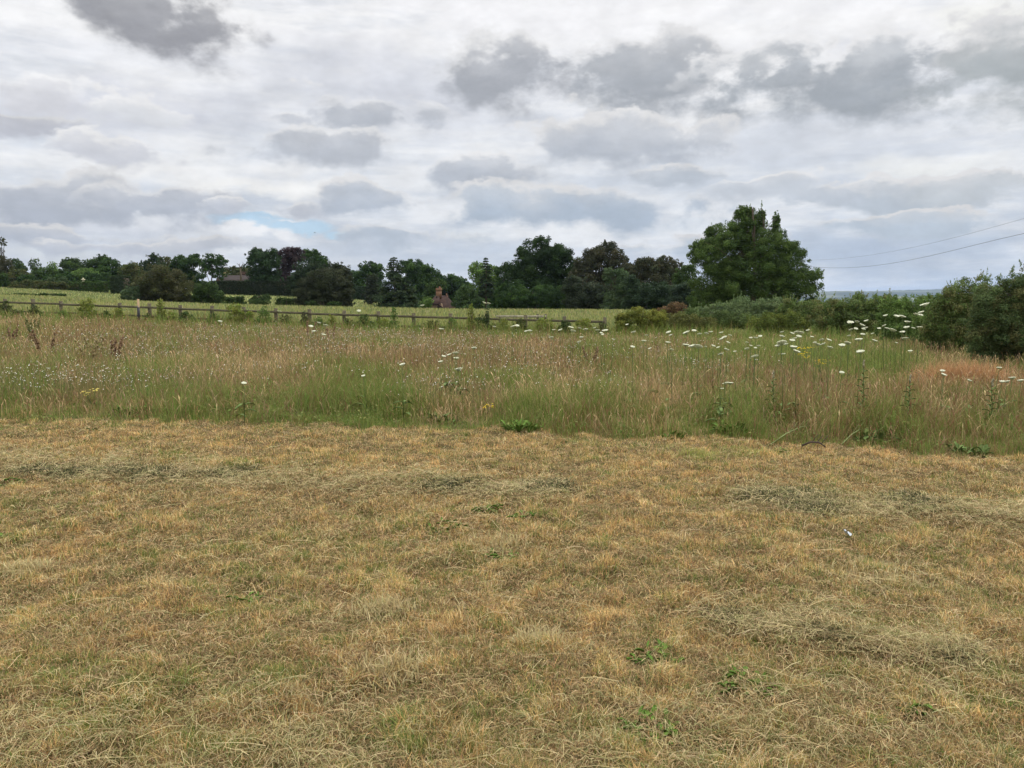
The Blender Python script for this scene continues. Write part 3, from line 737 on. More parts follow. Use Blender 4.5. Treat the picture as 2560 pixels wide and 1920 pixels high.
for sgn, xe in ((0, px0), (1, px1)):
    xm = cx(1103)
    P2.add([(xm, -4.2, pz), (xe, -4.2, ez), (xe, -2.9, ez), (xm, -2.9, pz), (xm, -4.2, pz - .18), (xe * .96 + xm * .04, -4.2, ez - .18), (xe * .96 + xm * .04, -2.9, ez - .18), (xm, -2.9, pz - .18)],
           [(0, 1, 2, 3), (7, 6, 5, 4), (0, 4, 5, 1), (1, 5, 6, 2), (2, 6, 7, 3), (3, 7, 4, 0)])
P2.build('porch_roof', M_TILE, root)
P3 = MB(); prism(P3, [(cx(1096), -4.0, ez - .4), (cx(1114), -4.0, ez - .4), (cx(1104), -4.0, pz - .2)], [(cx(1096), -3.05, ez - .4), (cx(1114), -3.05, ez - .4), (cx(1104), -3.05, pz - .2)])
P3.build('porch_gable', plain('dark_tile_hanging', (.08, .05, .04), nscale=4), root)
wl = MB(); wl.box(((xl + xr) / 2, .4, ez / 2 - .15), (xr - xl - .6, y1 - y0 - .7, ez)); wl.build('wall', M_BRICK, root)
ch = MB(); chx = cx(1097.5); cw = 13.2 * k
ztop = cz(720)
ch.box((chx, -.2, (cz(745) + cz(728)) / 2), (cw, cw * .8, cz(728) - cz(745)))
ch.box((chx, -.2, cz(734) ), (cw * 1.06, cw * .86, .1))
ch.box((chx, -.2, (cz(728) + cz(726)) / 2), (cw * 1.02, cw * .82, cz(726) - cz(728)))
ch.box((chx, -.2, (cz(726) + cz(722)) / 2), (cw * 1.14, cw * .94, cz(722) - cz(726)))
ch.box((chx, -.2, (cz(722) + cz(720)) / 2), (cw * 1.04, cw * .84, cz(720) - cz(722)), top=.9)
chim = ch.build('chimney', M_BRICK, roof)
cp = MB(); cp.tube([(chx + .15, -.2, ztop), (chx + .15, -.2, ztop + .22)], [.13, .11], 8); cp.build('chimney_pot', plain('clay_pot', (.3, .14, .09), nscale=9), roof)
c2 = MB(); c2.box((cx(1115.5), .6, cz(739)), (2.6 * k, .4, .75)); c2.box((cx(1116), .6, cz(741.5)), (6 * k, .5, .3)); c2.build('chimney', M_BRICK, roof)
wn = MB(); prism(wn, [(cx(1092.5), -1.75, cz(743.2)), (cx(1095.5), -1.75, cz(743.2)), (cx(1094), -1.75, cz(739.6))], [(cx(1092.5), -1.3, cz(743.2)), (cx(1095.5), -1.3, cz(743.2)), (cx(1094), -1.3, cz(739.6))])
wn.build('gablet', plain('dark_vent', (.02, .018, .016)), roof)

# brown farmhouse roof among the trees
D = 165; k = D / F
c0 = at(595, 702, D); bz = float(zg(c0.x, D))
root = empty('farmhouse', (c0.x, D, bz), 'farmhouse with a long brown roof half hidden behind the near-black clipped hedge', 'house')
def cx(px): return (px - 595) * k
def cz(py): return at(595, py, D).z - bz
R = MB(); hr, he = cz(688), cz(706)
prism(R, [(cx(562), 0, hr), (cx(553), -3.5, he), (cx(553), -3.5, he - .2), (cx(562), .0, hr - .25)], [(cx(640), 0, hr), (cx(640), -3.5, he), (cx(640), -3.5, he - .2), (cx(640), 0, hr - .25)])
prism(R, [(cx(562), .02, hr), (cx(562), .02, hr - .25), (cx(553), 3.5, he - .2), (cx(553), 3.5, he)], [(cx(640), .02, hr), (cx(640), .02, hr - .25), (cx(640), 3.5, he - .2), (cx(640), 3.5, he)])
roof = R.build('roof', plain('brown_roof_tile', (.030, .021, .018), nscale=2.5, amt=.4), root)
G = MB(); prism(G, [(cx(551), -3.2, he - .1), (cx(568), -3.6, he - .1), (cx(560), -3.4, hr - .4)], [(cx(551), -2.9, he - .1), (cx(568), -3.3, he - .1), (cx(560), -3.1, hr - .4)])
G.build('gable', plain('timber_gable', (.06, .035, .028), nscale=5), root)
w = MB(); w.box((cx(597), 0, he / 2), (cx(638) - cx(556), 6.2, he)); w.build('wall', M_BRICK, root)
ch = MB(); ch.box((cx(562.5), .0, cz(686)), (5.2 * k, .5, 8 * k)); ch.box((cx(562.5), 0, cz(681.8)), (4.2 * k, .45, 2 * k)); ch.build('chimney', plain('pale_brick', (.40, .28, .17), nscale=8), roof)
ch = MB(); ch.box((cx(605), 1.5, cz(684)), (11 * k, .9, 8 * k)); ch.box((cx(605), 1.5, cz(679.6)), (13 * k, 1.05, 1.6 * k)); ch.build('chimney', plain('dark_brick', (.12, .075, .055), nscale=8), roof)

# bare dead tree beside the farmhouse
D = 158; k = D / F; p = at(602, 700, D); bz = float(zg(p.x, D))
root = empty('dead_tree', (p.x, D, bz), 'bare dead tree with two forked branches above the farmhouse roof', 'tree')
def q(px, py): v = at(px, py, D); return (v.x - p.x, 0, v.z - bz)
mb = MB(); mb.tube([(0, 0, -.1), q(602, 690), q(601, 669)], [.3, .2, .12], 6)
mb.tube([q(601, 670), q(598, 663), q(592, 658)], [.11, .07, .03], 5); mb.tube([q(598, 663), q(600, 658)], [.06, .02], 4)
mb.tube([q(602, 671), q(605, 664), q(608, 660), q(607, 656)], [.11, .09, .06, .03], 5); mb.tube([q(605, 664), q(609, 661)], [.05, .02], 4)
mb.build('trunk', M_BARK, root)
tree('dull olive trees on the skyline behind the farmhouse', 200, [(580, 682, 30, 14), (612, 680, 26, 14), (586, 672, 6, 8)], OLIVE, cover=1.0)

# pointed bird table
D = 124; k = D / F; p = at(208.5, 706, D); bz = float(zg(p.x, D))
root = empty('bird_table', (p.x, D, bz), 'pale bird table with a pointed hat-like roof behind the low clipped hedge', 'bird table')
def z_(py): return at(208, py, D).z - bz
mpale = plain('pale_thatch', (.36, .34, .22), nscale=8)
def lathe(prof, n=12):
    mb = MB(); vs = [(r * math.cos(2 * math.pi * i / n), r * math.sin(2 * math.pi * i / n), z) for r, z in prof for i in range(n)]
    fs = [(j * n + i, j * n + (i + 1) % n, (j + 1) * n + (i + 1) % n, (j + 1) * n + i) for j in range(len(prof) - 1) for i in range(n)]
    mb.add(vs, fs + [tuple(range(n))[::-1], tuple((len(prof) - 1) * n + i for i in range(n))]); return mb
lathe([(.36, z_(699.6)), (.34, z_(699)), (.16, z_(697)), (.06, z_(695)), (.012, z_(693))]).build('roof', mpale, root)
lathe([(.05, 0), (.05, z_(706))], 8).build('post', M_WOOD, root)
lathe([(.30, z_(706)), (.32, z_(705)), (.16, z_(704.4)), (.15, z_(701)), (.20, z_(699.7))]).build('platform', mpale, root)

# white garden seat over the hedge
D = 138; k = D / F; p = at(640, 707, D); bz = float(zg(p.x, D)); zb = at(640, 709, D).z - bz
root = empty('garden_chair', (p.x, D, bz), 'small white slatted garden chair seen above the long clipped hedge', 'chair')
mw = plain('white_paint', (.78, .78, .76), .5)
st = MB(); st.box((0, 0, zb), (.62, .5, .06)); st.build('seat', mw, root)
bk = MB(); bk.box((0, .26, zb + .62), (.62, .05, .07)); [bk.box((-.24 + i * .16, .26, zb + .30), (.05, .04, .58)) for i in range(4)]; bk.build('backrest', mw, root)
for sx in (-.28, .28):
    for sy in (-.22, .22):
        lg = MB(); lg.box((sx, sy, zb / 2 - .015), (.06, .06, zb - .03)); lg.build('leg', mw, root)

# ------------------------------------------------------------------ fence
root = empty('wooden_fence', (-4.7, fence_y(-4.7), zg(-4.7, fence_y(-4.7))), 'long weathered post and rail fence across the middle of the fields', 'fence')
rx0 = Vector(root.location)
fx = [-4.7 + 1.78 * i for i in range(-15, 6)]
ptop = lambda x: float(np.interp(x, [-32, -24.2, -16.3, -8.5, -4.7, 4.4], [1.58, 1.36, 1.12, .90, .81, .63]))
rzf = math.atan2(-.235, 1)
for i, x in enumerate(fx):
    y = float(fence_y(x)); g = float(zg(x, y)); tz = ptop(x) + random.uniform(-.03, .03); h = tz - g + .2
    mb = MB(); mb.box((x - rx0.x, y - rx0.y, g - .2 + h / 2 - rx0.z), (.15, .12, h), rzf + random.uniform(-.1, .1), top=.97, lean=(random.uniform(-.03, .03), random.uniform(-.03, .03)))
    mb.build('post', M_WOOD, root)
for i in range(len(fx) - 1):
    a, b = fx[i], fx[i + 1]
    for dz, hh in ((-.20, .105), (-.66, .095)):
        za = ptop(a) + dz + random.uniform(-.015, .015); zb_ = ptop(b) + dz + random.uniform(-.015, .015)
        mb = MB(); off = -.085
        va = Vector((a - .02, float(fence_y(a)) + off, za)) - rx0; vb = Vector((b - .025, float(fence_y(b)) + off, zb_)) - rx0
        t2 = Vector((0, .025, 0)); u2 = Vector((0, 0, hh / 2))
        mb.add([va - t2 - u2, vb - t2 - u2, vb - t2 + u2, va - t2 + u2, va + t2 - u2, vb + t2 - u2, vb + t2 + u2, va + t2 + u2],
               [(0, 1, 2, 3), (7, 6, 5, 4), (4, 5, 1, 0), (3, 2, 6, 7), (0, 3, 7, 4), (1, 5, 6, 2)])
        mb.build('rail', M_WOOD, root)
# short second fence behind
D = 43; k = D / F; p = at(1300, 800, D); g0 = float(zg(p.x, D))
root = empty('wooden_fence', (p.x, D, g0), 'short pale piece of fence behind the right end of the long fence', 'fence')
mpr = plain('pale_rail', (.30, .27, .2), nscale=12)
for px_ in (1250, 1344, 1364):
    v = at(px_, 785 if px_ != 1250 else 789, D); g = float(zg(v.x, D)); mb = MB(); mb.box((v.x - p.x, 0, (v.z + g) / 2 - g0 - .1), (.13, .12, v.z - g + .2)); mb.build('post', M_WOOD, root)
v0, v1 = at(1240, 791, D), at(1366, 791, D)
mb = MB(); mb.box(((v0.x + v1.x) / 2 - p.x, -.09, v0.z - g0), (v1.x - v0.x, .05, .12)); mb.build('rail', mpr, root)
# stake with black sleeve
D = 38.5; p = at(347, 800, D); g = float(zg(p.x, D)); k = D / F
root = empty('wooden_stake', (p.x, D, g), 'pale sawn stake with a black sleeve round its lower half, in front of the fence', 'stake')
def z_(py): return at(347, py, D).z - g
mb = MB(); mb.box((.0, 0, (z_(747.5) - .2) / 2), (.085, .06, z_(747.5) + .2), lean=(.02, 0)); mb.build('stake', M_NEWWOOD, root)
mb = MB(); mb.tube([(0, 0, .0), (.005, 0, z_(768) * .5), (.01, 0, z_(768))], [.062, .07, .066], 8); mb.build('sleeve', M_BLACK, root)
mb = MB(); mb.tube([(-.04, -.06, z_(768)), (.03, -.06, z_(765))], [.02, .02], 5); mb.build('tie', plain('tie_webbing', (.2, .2, .22)), root)

# ------------------------------------------------------------------ hedgerow on the right, running towards the camera
G5 = 'hedgerow shrubs along the right side of the meadow'
def hshrub(label, D, blobs, cols, **kw):
    kw.setdefault('leafpx', 1.7); kw.setdefault('cover', .8); kw.setdefault('lobe', .30); kw.setdefault('sprig', .5); kw.setdefault('stems', 4)
    kw.setdefault('limbs', 5); kw.setdefault('r0', .04); kw.setdefault('fill', .7); kw.setdefault('group', G5); kw.setdefault('hue', .22)
    return shrub(label, D, blobs, cols, **kw)
GH = [(0.140, 0.189, 0.078), (0.161, 0.210, 0.090), (0.119, 0.168, 0.070)]
H1 = [(0.119, 0.175, 0.048), (0.147, 0.196, 0.060), (0.105, 0.147, 0.048), (0.161, 0.168, 0.060)]
H2 = [(0.133, 0.210, 0.050), (0.154, 0.224, 0.060), (0.112, 0.175, 0.050)]
H3 = [(0.112, 0.161, 0.060), (0.133, 0.182, 0.066), (0.098, 0.140, 0.054), (0.147, 0.154, 0.060)]
HTOP = ([1720, 1800, 1900, 1960, 2050, 2110, 2180, 2250, 2320, 2370, 2430, 2500, 2560, 2700, 2900], [766, 752, 748, 746, 744, 737, 728, 741, 742, 712, 690, 670, 638, 615, 600])
def bank(label, D, x0, x1, cols, shoots=60, **kw):
    bl = []; px_ = x0
    while px_ <= x1:
        t_ = float(np.interp(px_, *HTOP)) + random.uniform(-5, 8); b_ = 740 + 1.75 / D * F
        hh = (b_ - t_) / 2; w_ = random.uniform(30, 44)
        bl.append((px_, t_ + hh * .9, w_, hh * .95)); bl.append((px_ + random.uniform(-16, 16), b_ - hh * .7, w_ * 1.1, hh * .75))
        px_ += random.uniform(22, 34)
    hshrub(label, D, bl, cols, shoots=shoots, skirt=False, **kw)
bank('silvery green hedge shrub at the right foot of the maple', 46, 1850, 1965, GH, 70)
bank('pale willow-leaved hedge shrub below the maple', 48, 1735, 1850, GH, 60)
bank('olive hedge shrub left of the far blue ridge', 39, 1970, 2075, H1, 60)
bank('grey-green spiky-topped hedge shrub in front of the far ridge', 33, 2080, 2225, H1, 150)
bank('low green hedge shrub under the dip where the dark wood shows', 27, 2225, 2345, H2, 70)
bank('tall olive hedge shrub before the last dark one', 21, 2345, 2470, H1, 140)
bank('leafy green hedge shrub joining the low green one to the tall olive one', 24, 2320, 2400, H2, 70)
bank('tallest dark bramble-leaved hedge shrub at the right edge of the photo', 17, 2450, 2640, H3, 160, leafpx=1.8)
bank('dark hedge shrub just outside the right edge of the photo', 14, 2660, 2860, H3, 60, leafpx=1.9)
# upright whips on top of the hedge
# bramble and nettle banks at the end of the fence
G6 = 'bramble banks at the right end of the fence'
hshrub('dark bramble bank in front of the silvery hedge shrub', 37, [(1790, 800, 63, 25), (1850, 807, 52, 25), (1730, 792, 42, 22)], [(.075, .11, .035), (.09, .125, .04)], group=G6, kind='bramble')
hshrub('yellow-green bramble bank under the olive hedge shrub', 34, [(1920, 814, 63, 32), (1980, 807, 42, 32)], [(.14, .17, .035), (.11, .145, .035)], group=G6, kind='bramble')
hshrub('yellowish weedy bush just beyond the last fence post', 36, [(1590, 792, 37, 25), (1640, 800, 46, 28), (1560, 804, 31, 22)], [(.19, .20, .04), (.15, .175, .04)], group=G6, kind='bramble', cover=.9)
hshrub('olive weedy bank between the last fence post and the brambles', 35, [(1700, 807, 52, 25), (1760, 814, 46, 22)], [(.12, .13, .04), (.14, .145, .045)], group=G6, kind='bramble')
hshrub('rusty brown dead dock thicket behind the bramble bank', 50, [(1690, 774, 42, 16), (1660, 778, 31, 12)], [(.16, .10, .05), (.13, .09, .045)], group=G6, kind='dock_thicket', cover=.8)
# weeds and saplings growing through the fence
G7 = 'weeds growing up through the fence'
for i, (lab, px_, top, w_, co) in enumerate([
        ('green weeds at the left end of the fence', 12, 752, 22, OLIVE), ('dark green bush against the fence, second from the left', 84, 762, 20, MID),
        ('yellow-leaved sapling leaning over the top rail', 215, 742, 26, YELL), ('low yellowish weeds left of the pale stake', 295, 768, 18, YELL),
        ('bright sapling right of the pale stake', 402, 744, 14, YELL), ('green weed clump against the fence right of the bright sapling', 466, 778, 24, MID),
        ('yellow-green bush over the rail, below the fresh green bush', 590, 756, 30, YELL), ('pale green weed clump below the low dark scrub', 658, 762, 20, LIGHT),
        ('dark tangled plant at the fence below the black mound bush', 762, 776, 12, BROWN), ('yellow-green weeds at the fence under the black mound bush', 830, 785, 16, YELL),
        ('leafy weeds at the fence left of the cottage', 985, 766, 14, LIGHT), ('wide green weed bank at the fence left of the cottage', 912, 786, 30, MID),
        ('tall yellow-green sapling at the fence in front of the laurel-like shrub', 1178, 756, 13, YELL), ('dark green bramble at the fence below the laurel-like shrub', 1206, 786, 32, MID),
        ('thin tall weed at the fence below the spire conifer', 1218, 760, 7, GREY), ('yellow-green bush against the last fence panels', 1362, 790, 40, YELL),
        ('second yellow-green bush against the last fence panels', 1460, 794, 30, YELL),
        ('low olive weeds between the left end and the dark fence bush', 48, 772, 22, OLIVE), ('thin pale weeds left of the yellow-leaved sapling', 160, 774, 20, LIGHT), ('low green weeds right of the yellow-leaved sapling', 262, 776, 16, MID),
        ('low olive weeds just left of the bright sapling', 372, 784, 16, OLIVE), ('yellow-tipped weeds right of the bright sapling', 430, 776, 16, YELL), ('dark leafy bush at the fence, lowest left of the yellow-green bush', 535, 782, 18, MID),
        ('thin yellow weeds between the two clumps below the low scrub', 625, 774, 16, YELL), ('olive weeds at the fence left of the dark tangled plant', 715, 786, 24, OLIVE), ('pale weeds at the fence right of the dark tangled plant', 795, 790, 16, LIGHT),
        ('olive weed bank at the fence under the right foot of the mound bush', 870, 796, 22, OLIVE), ('yellow-green weeds left of the cottage weeds', 955, 792, 20, YELL), ('olive weeds at the fence below the cottage', 1080, 798, 30, OLIVE),
        ('green weeds at the fence just right of the cottage', 1128, 794, 20, LIGHT), ('yellow-green weeds below the bright spire conifer', 1258, 796, 22, YELL), ('green weed bank between the two last yellow-green bushes', 1410, 800, 26, MID),
        ('olive weeds right of the last yellow-green bush', 1505, 806, 24, OLIVE), ('pale weeds in the fence between the two bushes', 1300, 794, 22, OLIVE)]):
    D = float(fence_y((px_ - 1280) / F * 37)) - random.uniform(.15, .5); k = D / F
    gz = float(zg((px_ - 1280) * k, D)); gp = proj((px_ - 1280) * k, D, gz)[1]
    mid = (top + gp) / 2; hh = (gp - top) / 2
    bl = [(px_, top + hh * .55, w_ * .7, hh * .5), (px_ - w_ * .4, mid + hh * .35, w_ * .6, hh * .55), (px_ + w_ * .45, mid + hh * .3, w_ * .6, hh * .6)]
    shrub(lab, D, bl, co, kind='fence_weed', group=G7, leafpx=1.9, cover=.6, sprig=.7, fill=.25, r0=.015, stems=3, limbs=5, lobe=.35)

# ------------------------------------------------------------------ overhead cables and birds
def cable(label, curve, r):
    cx_, cy_ = zip(*curve); co = np.polyfit(cx_, cy_, 3 if len(curve) > 3 else 2)
    A = at(2020, 668, 64); B_ = at(2680, 570, 27); n = 26; pts_ = []; mb = MB()
    for i in range(n + 1):
        x_, D_ = A.x + (B_.x - A.x) * i / n, A.y + (B_.y - A.y) * i / n
        px_ = 1280 + F * x_ / (D_ * 1.0); pts_.append(at(px_, float(np.polyval(co, px_)), D_))
    base = pts_[0]
    mb.tube([p - base for p in pts_], r, 5)
    return tag(mb.build('overhead_cable', M_WIRE, None, base), label, 'cable', 'overhead cables on the right')
cable('lower thicker overhead cable sagging from the maple to the right', [(2055, 668.6), (2231, 657.8), (2367, 629.8), (2560, 583.7)], .0075)
cable('upper thinner overhead cable sagging from the maple to the right', [(2068, 648.8), (2231, 628.5), (2394, 591.9), (2560, 546.3)], .0045)
def bird(label, px_, py_, D, s, rz):
    p = at(px_, py_, D); root = empty('bird', p, label, 'bird', 'birds in the sky'); root.rotation_euler = (0, .15, rz)
    b = MB(); b.tube([(0, -.5 * s, 0), (0, -.35 * s, .02 * s), (0, 0, 0), (0, .3 * s, 0), (0, .55 * s, -.01 * s)], [.02 * s, .1 * s, .14 * s, .08 * s, .03 * s], 8)
    b.add([(-.1 * s, .5 * s, 0), (.1 * s, .5 * s, 0), (.16 * s, .8 * s, 0), (-.16 * s, .8 * s, 0)], [(0, 1, 2, 3)])
    b.build('body', M_BIRD, root, smooth=True)
    for sg in (-1, 1):
        w = MB(); w.add([(0, -.2 * s, .05 * s), (sg * .6 * s, -.25 * s, .25 * s), (sg * 1.15 * s, .12 * s, .1 * s), (sg * .6 * s, .1 * s, .22 * s), (0, .22 * s, .05 * s)] +
                        [(0, -.2 * s, .03 * s), (sg * .6 * s, -.25 * s, .23 * s), (sg * 1.15 * s, .12 * s, .09 * s), (sg * .6 * s, .1 * s, .20 * s), (0, .22 * s, .03 * s)],
                        [(0, 1, 3, 4), (1, 2, 3), (9, 8, 6, 5), (8, 7, 6), (0, 5, 6, 1), (1, 6, 7, 2), (2, 7, 8, 3), (3, 8, 9, 4)])
        w.build('wing', M_BIRD, root)
bird('dark bird flying in front of the blue gap in the clouds', 787, 582, 150, .3, 1.1)
bird('dark speck of a bird against the grey cloud high on the right', 1650, 145, 150, .13, .3)

# ------------------------------------------------------------------ grasses (uncountable): real blades, one mesh per sward
def blades(x, y, h, w, lean, cols, z=None, comb=None):
    n = len(x); z = zg(x, y) if z is None else z
    a = rs.uniform(0, 2 * np.pi, n) if comb is None else fbm(x * comb, y * comb, 2, 33.) * 14 + rs.normal(size=n) * 1.5; b = a + np.pi / 2 + rs.normal(size=n) * .4
    W = np.stack([np.cos(b), np.sin(b), 0 * b], 1) * (w / 2)[:, None]
    d = np.stack([np.cos(a), np.sin(a), 0 * a], 1) * (lean * h)[:, None]
    B = np.stack([x, y, z - .01], 1); H = np.stack([0 * h, 0 * h, h], 1)
    m = B + H * .55 + d * .3; t = B + H * np.sqrt(np.maximum(.15, 1 - lean ** 2 * .5))[:, None] + d
    V = np.stack([B - W, B + W, m + W * .85, m - W * .85, t], 1).reshape(-1, 3)
    i = np.arange(n)[:, None] * 5
    q4 = i + np.array([[0, 1, 2, 3]]); q3 = i + np.array([[3, 2, 4]])
    return V, q4, q3, np.repeat(cols, 5, 0)
def strands(p, L_, w, cols, lift, zoff):
    """cut hay: curved strips lying on the sward"""
    n = len(p); a = rs.uniform(0, 2 * np.pi, n); cv = rs.normal(size=n) * .02 / L_
    ts = np.linspace(-.5, .5, 4); pts = []
    tilt = rs.normal(size=n) * lift
    for t_ in ts:
        aa = a + cv * t_
        q_ = np.stack([p[:, 0] + np.cos(aa) * L_ * t_, p[:, 1] + np.sin(aa) * L_ * t_, zoff + tilt * L_ * t_ + .02 * (1 - 4 * t_ * t_) * rs.rand(n)], 1)
        pts.append(q_)
    S = np.stack([-np.sin(a), np.cos(a), rs.normal(size=n) * .9], 1); S = norm(S) * (w / 2)[:, None]
    V = []
    for q_ in pts: V += [q_ - S, q_ + S]
    V = np.stack(V, 1); g = zg(V[:, :, 0].ravel(), V[:, :, 1].ravel()).reshape(n, 8); V[:, :, 2] = np.maximum(V[:, :, 2] + g.mean(1)[:, None], g + .004)
    i = np.arange(n)[:, None] * 8
    fs = [i + np.array([[k_ * 2, k_ * 2 + 1, k_ * 2 + 3, k_ * 2 + 2]]) for k_ in range(3)]
    return V.reshape(-1, 3), np.concatenate(fs), np.repeat(cols, 8, 0)
def pick(pal, wts):
    """per-blade palette choice with per-blade weights (n, k)"""
    w_ = np.cumsum(wts, 1); w_ /= w_[:, -1:]
    i = (rs.rand(len(w_), 1) > w_).sum(1)
    return np.array(pal)[np.minimum(i, len(pal) - 1)]
def patches(X, Y, lst):
    s = np.zeros(len(X))
    for (a, b, ra, rb, st) in lst: s = np.maximum(s, st * np.exp(-(((X - a) / ra) ** 2 + ((Y - b) / rb) ** 2) ** 1.3))
    return s
def jit(c_, v=.18): 
    return np.clip(c_ * rs.uniform(1 - v, 1 + v, (len(c_), 1)) * (1 + rs.normal(size=c_.shape) * .04), .005, .95)

HAYROWS = [[(-60, 1160), (120, 1172), (320, 1185), (520, 1190), (700, 1200), (900, 1205), (1100, 1215), (1400, 1226)],
           [(1840, 1240), (2000, 1255), (2150, 1262), (2350, 1275), (2620, 1300)],
           [(1760, 1535), (1900, 1555), (2050, 1580), (2250, 1620), (2450, 1650)]]
def hay_density(X, Y):
    s = np.zeros(len(X))
    for r_, wd in zip(HAYROWS, (30, 34, 40)):
        xs_, ys_ = zip(*r_)
        yc = np.interp(X, xs_, ys_); inside = sstep(xs_[0] - 60, xs_[0] + 40, X) * (1 - sstep(xs_[-1] - 60, xs_[-1] + 80, X))
        s = np.maximum(s, 1.9 * inside * np.exp(-((Y - yc) / (wd * .75)) ** 2))
    s = np.maximum(s, .34 * patches(X, Y, [(250, 1840, 420, 110, 1), (760, 1870, 260, 90, 1), (700, 1740, 260, 50, .8), (1900, 1830, 420, 90, 1), (2080, 1730, 200, 60, .8),
                                        (2350, 1700, 240, 60, .7), (2200, 1460, 160, 26, .8), (900, 1330, 300, 60, .25), (400, 1250, 500, 50, .5), (1180, 1270, 200, 40, .5)]))
    return s
# --- mown turf: short stubble
n = 1250000
Dm = 1.8 * (10.9 / 1.8) ** (rs.rand(n) ** .8); um = rs.uniform(-.88, .88, n)
x = um * Dm; y = Dm.copy()
k_ = (y < edge_y(x) + .12) & (rs.rand(n) < .20 + 1.0 * sstep(.36, .54, fbm(x * 9, y * 9, 3, 55.)))
x, y = x[k_], y[k_]; n = len(x)
X, Y = proj(x, y, zg(x, y) + .04)
f1 = fbm(x * 1.1, y * 1.1, 4, 1.); f2 = fbm(x * 2.7, y * 2.7, 4, 20.); f3 = fbm(x * 6, y * 6, 3, 40.)
hay = hay_density(X, Y)
green = sstep(.53, .62, f2) * 1.1 + sstep(.58, .68, f3) * .8 + sstep(.5, .6, f1) * .4
green = green + patches(X, Y, [(250, 1300, 300, 120, .3), (760, 1540, 260, 60, .5), (200, 1780, 380, 120, .5), (1500, 1120, 300, 40, .5), (560, 1110, 300, 40, .5), (2050, 1190, 180, 40, .5), (1150, 1680, 250, 90, .4),
                               (60, 1560, 120, 120, .5), (2400, 1330, 160, 40, .3), (1260, 1560, 120, 40, .4), (550, 1430, 180, 50, .4), (1420, 1860, 200, 60, .3)])
tan = sstep(.48, .56, 1 - f1) * .9 + patches(X, Y, [(1600, 1380, 500, 120, .6), (500, 1440, 250, 60, .6), (1400, 1440, 300, 100, .5), (2200, 1160, 350, 40, .7), (1100, 1120, 400, 40, .3)])
straw = sstep(.52, .62, fbm(x * 2.8, y * 3.5, 3, 60.))
PAL = [(.72, .495, .20), (.66, .405, .165), (.27, .165, .08), (.105, .18, .032), (.29, .275, .08), (.84, .67, .37), (.52, .40, .165)]
ca = fbm(x * 7.5, y * 7.5, 2, 101.); cb = fbm(x * 10, y * 10, 2, 131.); cd = fbm(x * 5, y * 5, 2, 161.)
green = green * (.35 + 2.6 * sstep(.46, .60, ca)) + .5 * sstep(.6, .68, ca); straw = straw * .5 + 1.6 * sstep(.58, .7, cb); tan = tan * (.4 + 1.5 * sstep(.42, .6, cd))
br = sstep(.52, .64, fbm(x * 1.6, y * 1.6, 3, 211.)) + patches(X, Y, [(250, 1330, 330, 60, .8), (900, 1250, 250, 30, .4), (1950, 1420, 200, 40, .6), (400, 1560, 260, 40, .5), (1300, 1660, 300, 40, .4), (2420, 1560, 160, 50, .5)])
green = green + .8 * sstep(.56, .66, fbm(x * 1.3, y * 1.3, 3, 231.)) * (.3 + sstep(.42, .6, ca))
wts = np.stack([.55 + .3 * tan, .35 + .6 * tan, .26 + .7 * sstep(.46, .34, cb) + .75 * br, .05 + .8 * green, .22 + .7 * green, .03 + .5 * straw + .15 * hay, .4 + 0 * f1], 1)
cols = jit(pick(PAL, wts), .25) * (.72 + .56 * fbm(x * 8, y * 8, 3, 191.))[:, None]
hgt = rs.uniform(.02, .055, n) * (.15 + 1.8 * fbm(x * 7, y * 7, 3, 21.)) * (1 - .3 * hay)
wid = .0009 + .00046 * y
tuft = (fbm(x * 9, y * 9, 2, 11.) > .62)
hgt = hgt * np.where(tuft, 1.3, 1)
V, q4, q3, cc = blades(x, y, hgt, wid, np.abs(rs.normal(size=n)) * .65 + .15, cols, comb=4.5)
n = 330000                                            # flat thatch of old blades between the clumps
Dm = 1.9 * (10.6 / 1.9) ** (rs.rand(n) ** .8); um = rs.uniform(-.84, .84, n); x = um * Dm; y = Dm
k_ = y < edge_y(x) + .1; x, y = x[k_], y[k_]; n = len(x)
Vt, qt, ct = strands(np.stack([x, y], 1), rs.uniform(.02, .06, n), .001 + .0005 * y, jit(pick([(.36, .25, .12), (.23, .155, .075), (.46, .34, .17), (.17, .16, .06)], np.ones((n, 4))), .25), .2, .002 + .015 * rs.rand(n))
tag(link('mown_grass', mesh_np('mown_grass', np.concatenate([V, Vt]), [np.concatenate([q4, qt + len(V)]), q3], M_GRASS, np.concatenate([cc, ct]))), 'short mown straw-coloured grass with green patches in the foreground', 'grass', kind='stuff')
# --- loose cut hay
n = 420000
Dm = 1.8 * (10.5 / 1.8) ** rs.rand(n); um = rs.uniform(-.85, .85, n); x = um * Dm; y = Dm
X, Y = proj(x, y, zg(x, y) + .03); hay = hay_density(X, Y)
prob = .035 + .42 * hay * (.4 + 1.2 * fbm(x * 4, y * 4, 3, 77.))
k_ = (rs.rand(n) < prob) & (y < edge_y(x) - .1); x, y, hay = x[k_], y[k_], hay[k_]; n = len(x)
clump = sstep(.45, .7, fbm(x * 2.6, y * 5, 3, 31.))
zo = .03 + rs.rand(n) ** 1.5 * (.03 + .10 * hay * clump)
cols = jit(pick([(.50, .41, .215), (.40, .335, .165), (.31, .29, .125), (.23, .24, .085), (.17, .135, .07), (.62, .50, .27)], np.tile([.3, .25, .2, .1, .12, .16], (n, 1))), .2)
V, q4, cc = strands(np.stack([x, y], 1), np.where(rs.rand(n) < .14, rs.uniform(.09, .22, n), rs.uniform(.02, .075, n)),   .0007 + .00036 * y, cols, .14, zo)
tag(link('cut_hay', mesh_np('cut_hay', V, [q4], M_GRASS, cc)), 'loose pale cut hay lying in rows on the mown grass', 'hay', kind='stuff')

